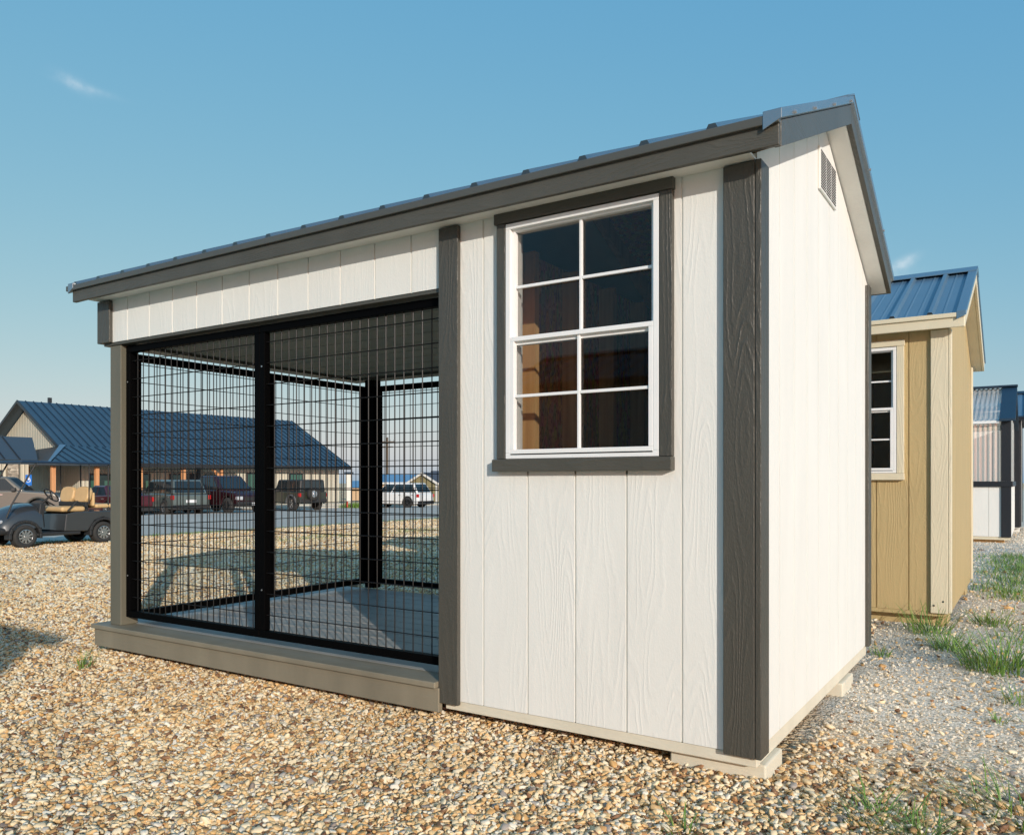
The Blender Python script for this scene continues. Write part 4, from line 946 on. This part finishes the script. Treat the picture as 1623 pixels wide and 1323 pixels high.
far_shed('display_shed', 'small peach shed with blue roof in the gap beyond the office corner', 586, 84, YAW, 3.2, 3.2, 1.6, .42, M['f_tan'], M['f_tan'], M['f_roof'], -1.35)
far_shed('display_shed', 'olive shed with dark shingles and a white window at the right of the pen', 684, 70, YAW+math.radians(62), 2.6, 2.8, 2.1, .55, M['f_olive'], M['f_white'], M['shingle'], -1.25, ())
far_shed('display_shed', 'olive shed with a white grid window, partly hidden by the pen jamb', 706, 71, YAW, 2.2, 3.0, 2.2, .55, M['f_olive'], M['f_white'], M['shingle'], -1.25, ((-.35, .95, .7, 1.8),))
x, y = cw((553-811.5)/1274.8*70, 70); ps = empty('porch_column', (x, y, -1.1), YAW); tag(ps, 'short white column standing just past the office corner', 'column')
MB().box(-.22,.22,-.22,.22,0,2.7).build('column_shaft', M['f_white'], ps); MB().box(-.34,.34,-.34,.34,2.7,2.85).build('column_cap', M['navy'], ps)
x, y = cw((614-811.5)/1274.8*105, 105); up = empty('utility_pole', (x, y, -1.6), YAW); tag(up, 'wooden utility pole with two crossarms beyond the white suv', 'utility pole')
wd = plain('weathered_pole', (.10, .08, .06), .9)
MB().tube((0,0,0),(0,0,8.3),.17,10,.12).build('pole', wd, up); MB().box(-.9,.9,-.08,.08,7.65,7.8).build('crossarm', wd, up); MB().box(-.7,.7,-.08,.08,7.0,7.14).build('crossarm', wd, up)
for xx in (-.8,-.4,.4,.8): MB().tube((xx,0,7.8),(xx,0,8.0),.05,6).build('insulator', M['screw'], up)
x, y = cw((550.5-811.5)/1274.8*54, 54); hy = empty('fire_hydrant', (x, y, G(x, y)+.1), 0); hy.scale = (.45, .45, .6); tag(hy, 'small red hydrant in the weeds at the office corner', 'hydrant')
MB().lathe([(.0,0),(.13,0),(.13,.05),(.09,.06),(.09,.5),(.11,.52),(.10,.6),(.05,.68),(0,.7)], (0,0,0), 'Z', 14).build('barrel', plain('hydrant_red', (.5,.06,.03), .5), hy, smooth=True)
MB().tube((-.16,0,.4),(.16,0,.4),.045,8).build('nozzles', plain('hydrant_red_caps', (.45,.07,.04), .5), hy)

# ------------------------------------------------------------------ grass and litter
def grassmat(name, a, b, dry):
    q = NT(name); at = q.n('ShaderNodeAttribute'); at.attribute_name = 'tone'; 
    c = q.ramp(at.outputs['Fac'], [(0, a), (.55, b), (.86, b), (1, dry)]); q.l(c, q.b.inputs['Base Color']); q.b.inputs['Roughness'].default_value = .5
    q.b.inputs['Transmission Weight'].default_value = 0; q.b.inputs['Subsurface Weight'].default_value = 0
    return q.m
M['grass'] = grassmat('grass_blades', (.06, .15, .02), (.17, .29, .05), (.33, .27, .11))
M['grass_dry'] = grassmat('dry_weeds', (.10, .11, .04), (.16, .12, .06), (.22, .10, .06))
def blades(spec, name, mat, org=None, seed=1):
    """spec: list of (x, y, n, radius, hmin, hmax, width, lean)"""
    r = random.Random(seed); vs = []; fs = []; tn = []
    o0 = org or (0, 0, 0)
    for (x, y, n, rad, h0, h1, wd_, lean) in spec:
        for _ in range(n):
            a = r.uniform(0, 6.283); rr = rad*math.sqrt(r.random()); bx, by = x+rr*math.cos(a), y+rr*math.sin(a); bz = G(bx, by)-.005
            h = r.uniform(h0, h1); da = a+r.uniform(-.9, .9); le = lean*r.uniform(.25, 1.3)*h; wv = wd_*r.uniform(.6, 1.2); t = r.random(); kink = r.uniform(.6, 1.8)
            px, py = -math.sin(da), math.cos(da); k0 = len(vs); seg = 5
            for i in range(seg+1):
                f = i/seg; ww = wv*(1-f)**.7*.5*(1 if i else .7)+.0002
                cx = bx+math.cos(da)*le*f**kink; cy = by+math.sin(da)*le*f**kink; cz = bz+h*(f-.28*lean*f*f)
                vs += [(cx-px*ww-o0[0], cy-py*ww-o0[1], cz-o0[2]), (cx+px*ww-o0[0], cy+py*ww-o0[1], cz+.25*ww-o0[2])]; tn += [t, t]
            fs += [(k0+2*i, k0+2*i+1, k0+2*i+3, k0+2*i+2) for i in range(seg)]
    me = bpy.data.meshes.new(name); me.from_pydata(vs, [], fs); me.materials.append(mat)
    at = me.attributes.new('tone', 'FLOAT', 'POINT'); at.data.foreach_set('value', tn)
    o = bpy.data.objects.new(name, me); COL.objects.link(o); o.location = o0; return o
TUFTS = [  # x, y, blades, radius, hmin, hmax, lean, label
 (-3.42, -.28, 46, .05, .05, .15, .55, 'small green grass tuft alone on the pebbles left of the pen'),
 (.17, 3.22, 105, .13, .08, .27, .8, 'wispy grass tuft against the front corner of the tan shed'),
 (.335, 2.72, 110, .10, .08, .20, 1.2, 'bright broad bladed tuft nearest in front of the tan shed corner'),
 (.50, 3.80, 110, .12, .05, .17, .9, 'sparse tuft on the grey gravel beside the tan shed gable'),
 (.61, 2.30, 300, .19, .08, .27, 1.0, 'dense grass clump at the right edge beyond the kennel shed gable'),
 (.03, 2.32, 34, .05, .03, .09, .9, 'tiny tuft at the foot of the kennel shed back corner'),
 (.69, 1.60, 60, .07, .04, .12, 1.0, 'low tuft on grey gravel at the right edge'),
 (.62, 1.22, 24, .03, .02, .06, .9, 'tiny sprig in the middle of the grey gravel'),
 (.36, -.08, 110, .10, .04, .12, 1.3, 'low flat grass patch on pebbles in front of the gable, the larger of two'),
 (.48, -.12, 80, .07, .04, .12, 1.2, 'grass tuft at the bottom edge right of the low flat patch'),
 (-.07, -.47, 22, .04, .05, .12, .9, 'single green sprig at the bottom edge below the dark corner board'),
 (.72, .22, 130, .15, .05, .16, 1.3, 'trailing weeds crossing the bottom right corner'),
]
for i, (x, y, n, rad, h0, h1, le, lab) in enumerate(TUFTS):
    og = (x, y, G(x, y)); tag(blades([(x, y, n, rad, h0, h1, (.0065 if y > 2 else .0045), le)], 'grass_tuft', M['grass'], og, 20+i), lab, 'grass tuft', 'grass tufts around the sheds')
og = (-.60, -.22, -.09); tag(blades([(-.60, -.22, 16, .03, .04, .12, .003, .9)], 'dry_weed', M['grass_dry'], og, 77), 'reddish dry weed sprig below the window wall', 'weed')
gr = []
rs = random.Random(5)
for _ in range(200):       # thin mat behind the tan shed
    x = rs.gauss(.62, .22); y = rs.uniform(5.2, 9.8); gr.append((x, y, 14, .09, .04, .13, .006, .8))
for _ in range(30):
    gr.append((rs.uniform(.55, 1.1), rs.uniform(3.0, 5.0), 12, .08, .03, .10, .005, .9))
for _ in range(26):
    gr.append((rs.uniform(.62, 1.2), rs.uniform(.0, 2.6), 7, .10, .02, .07, .004, 1.1))
for _ in range(420):      # verge beside the road
    y = rs.uniform(2, 24); gr.append((-17.3+rs.gauss(0, .28), y, 8, .16, .03, .10, .012, .7))
for _ in range(120):
    gr.append((rs.gauss(-13.2, .8), rs.gauss(9.6, 1.3), 10, .15, .03, .09, .012, .8))
for _ in range(120):
    gr.append((rs.gauss(-12.5, .5), rs.gauss(13.5, 1.6), 10, .14, .03, .09, .012, .8))
for _ in range(90):
    x, y = cw((rs.uniform(548, 575)-811.5)/1274.8*56, 56+rs.uniform(-1, 1)); gr.append((x, y, 14, .4, .15, .5, .03, .5))
for _ in range(12):
    gr.append((rs.uniform(-.5, .5), rs.uniform(-.5, -.1), 3, .02, .02, .06, .003, 1.0))
tag(blades(gr, 'grass', M['grass'], None, 9), 'thin scattered grass on the gravel and along the road edge', 'grass', kind='stuff')
# twigs and a white stick on the pebbles
tw = MB((-2.33,-.46,-.105)).tube((-2.42,-.50,-.090),(-2.24,-.40,-.084),.0035,6,.0015); tw = tw.build('twig', wd); tw.location = (-2.33,-.46,-.105); tag(tw, 'dark thin twig lying on pebbles before the deck', 'twig')
tw = MB((-.46,-.50,-.105)).tube((-.52,-.46,-.085),(-.46,-.53,-.090),.004,6,.002); tw = tw.build('twig', wd); tw.location = (-.46,-.50,-.105); tag(tw, 'short grey twig on pebbles below the window wall', 'twig')
tw = MB((-2.68,-.90,-.105)).tube((-2.69,-.86,-.086),(-2.64,-.945,-.082),.004,6,.004); tw = tw.build('peeled_stick', M['white_trim']); tw.location = (-2.68,-.90,-.105); tag(tw, 'small white stick on the pebbles at lower left', 'stick')
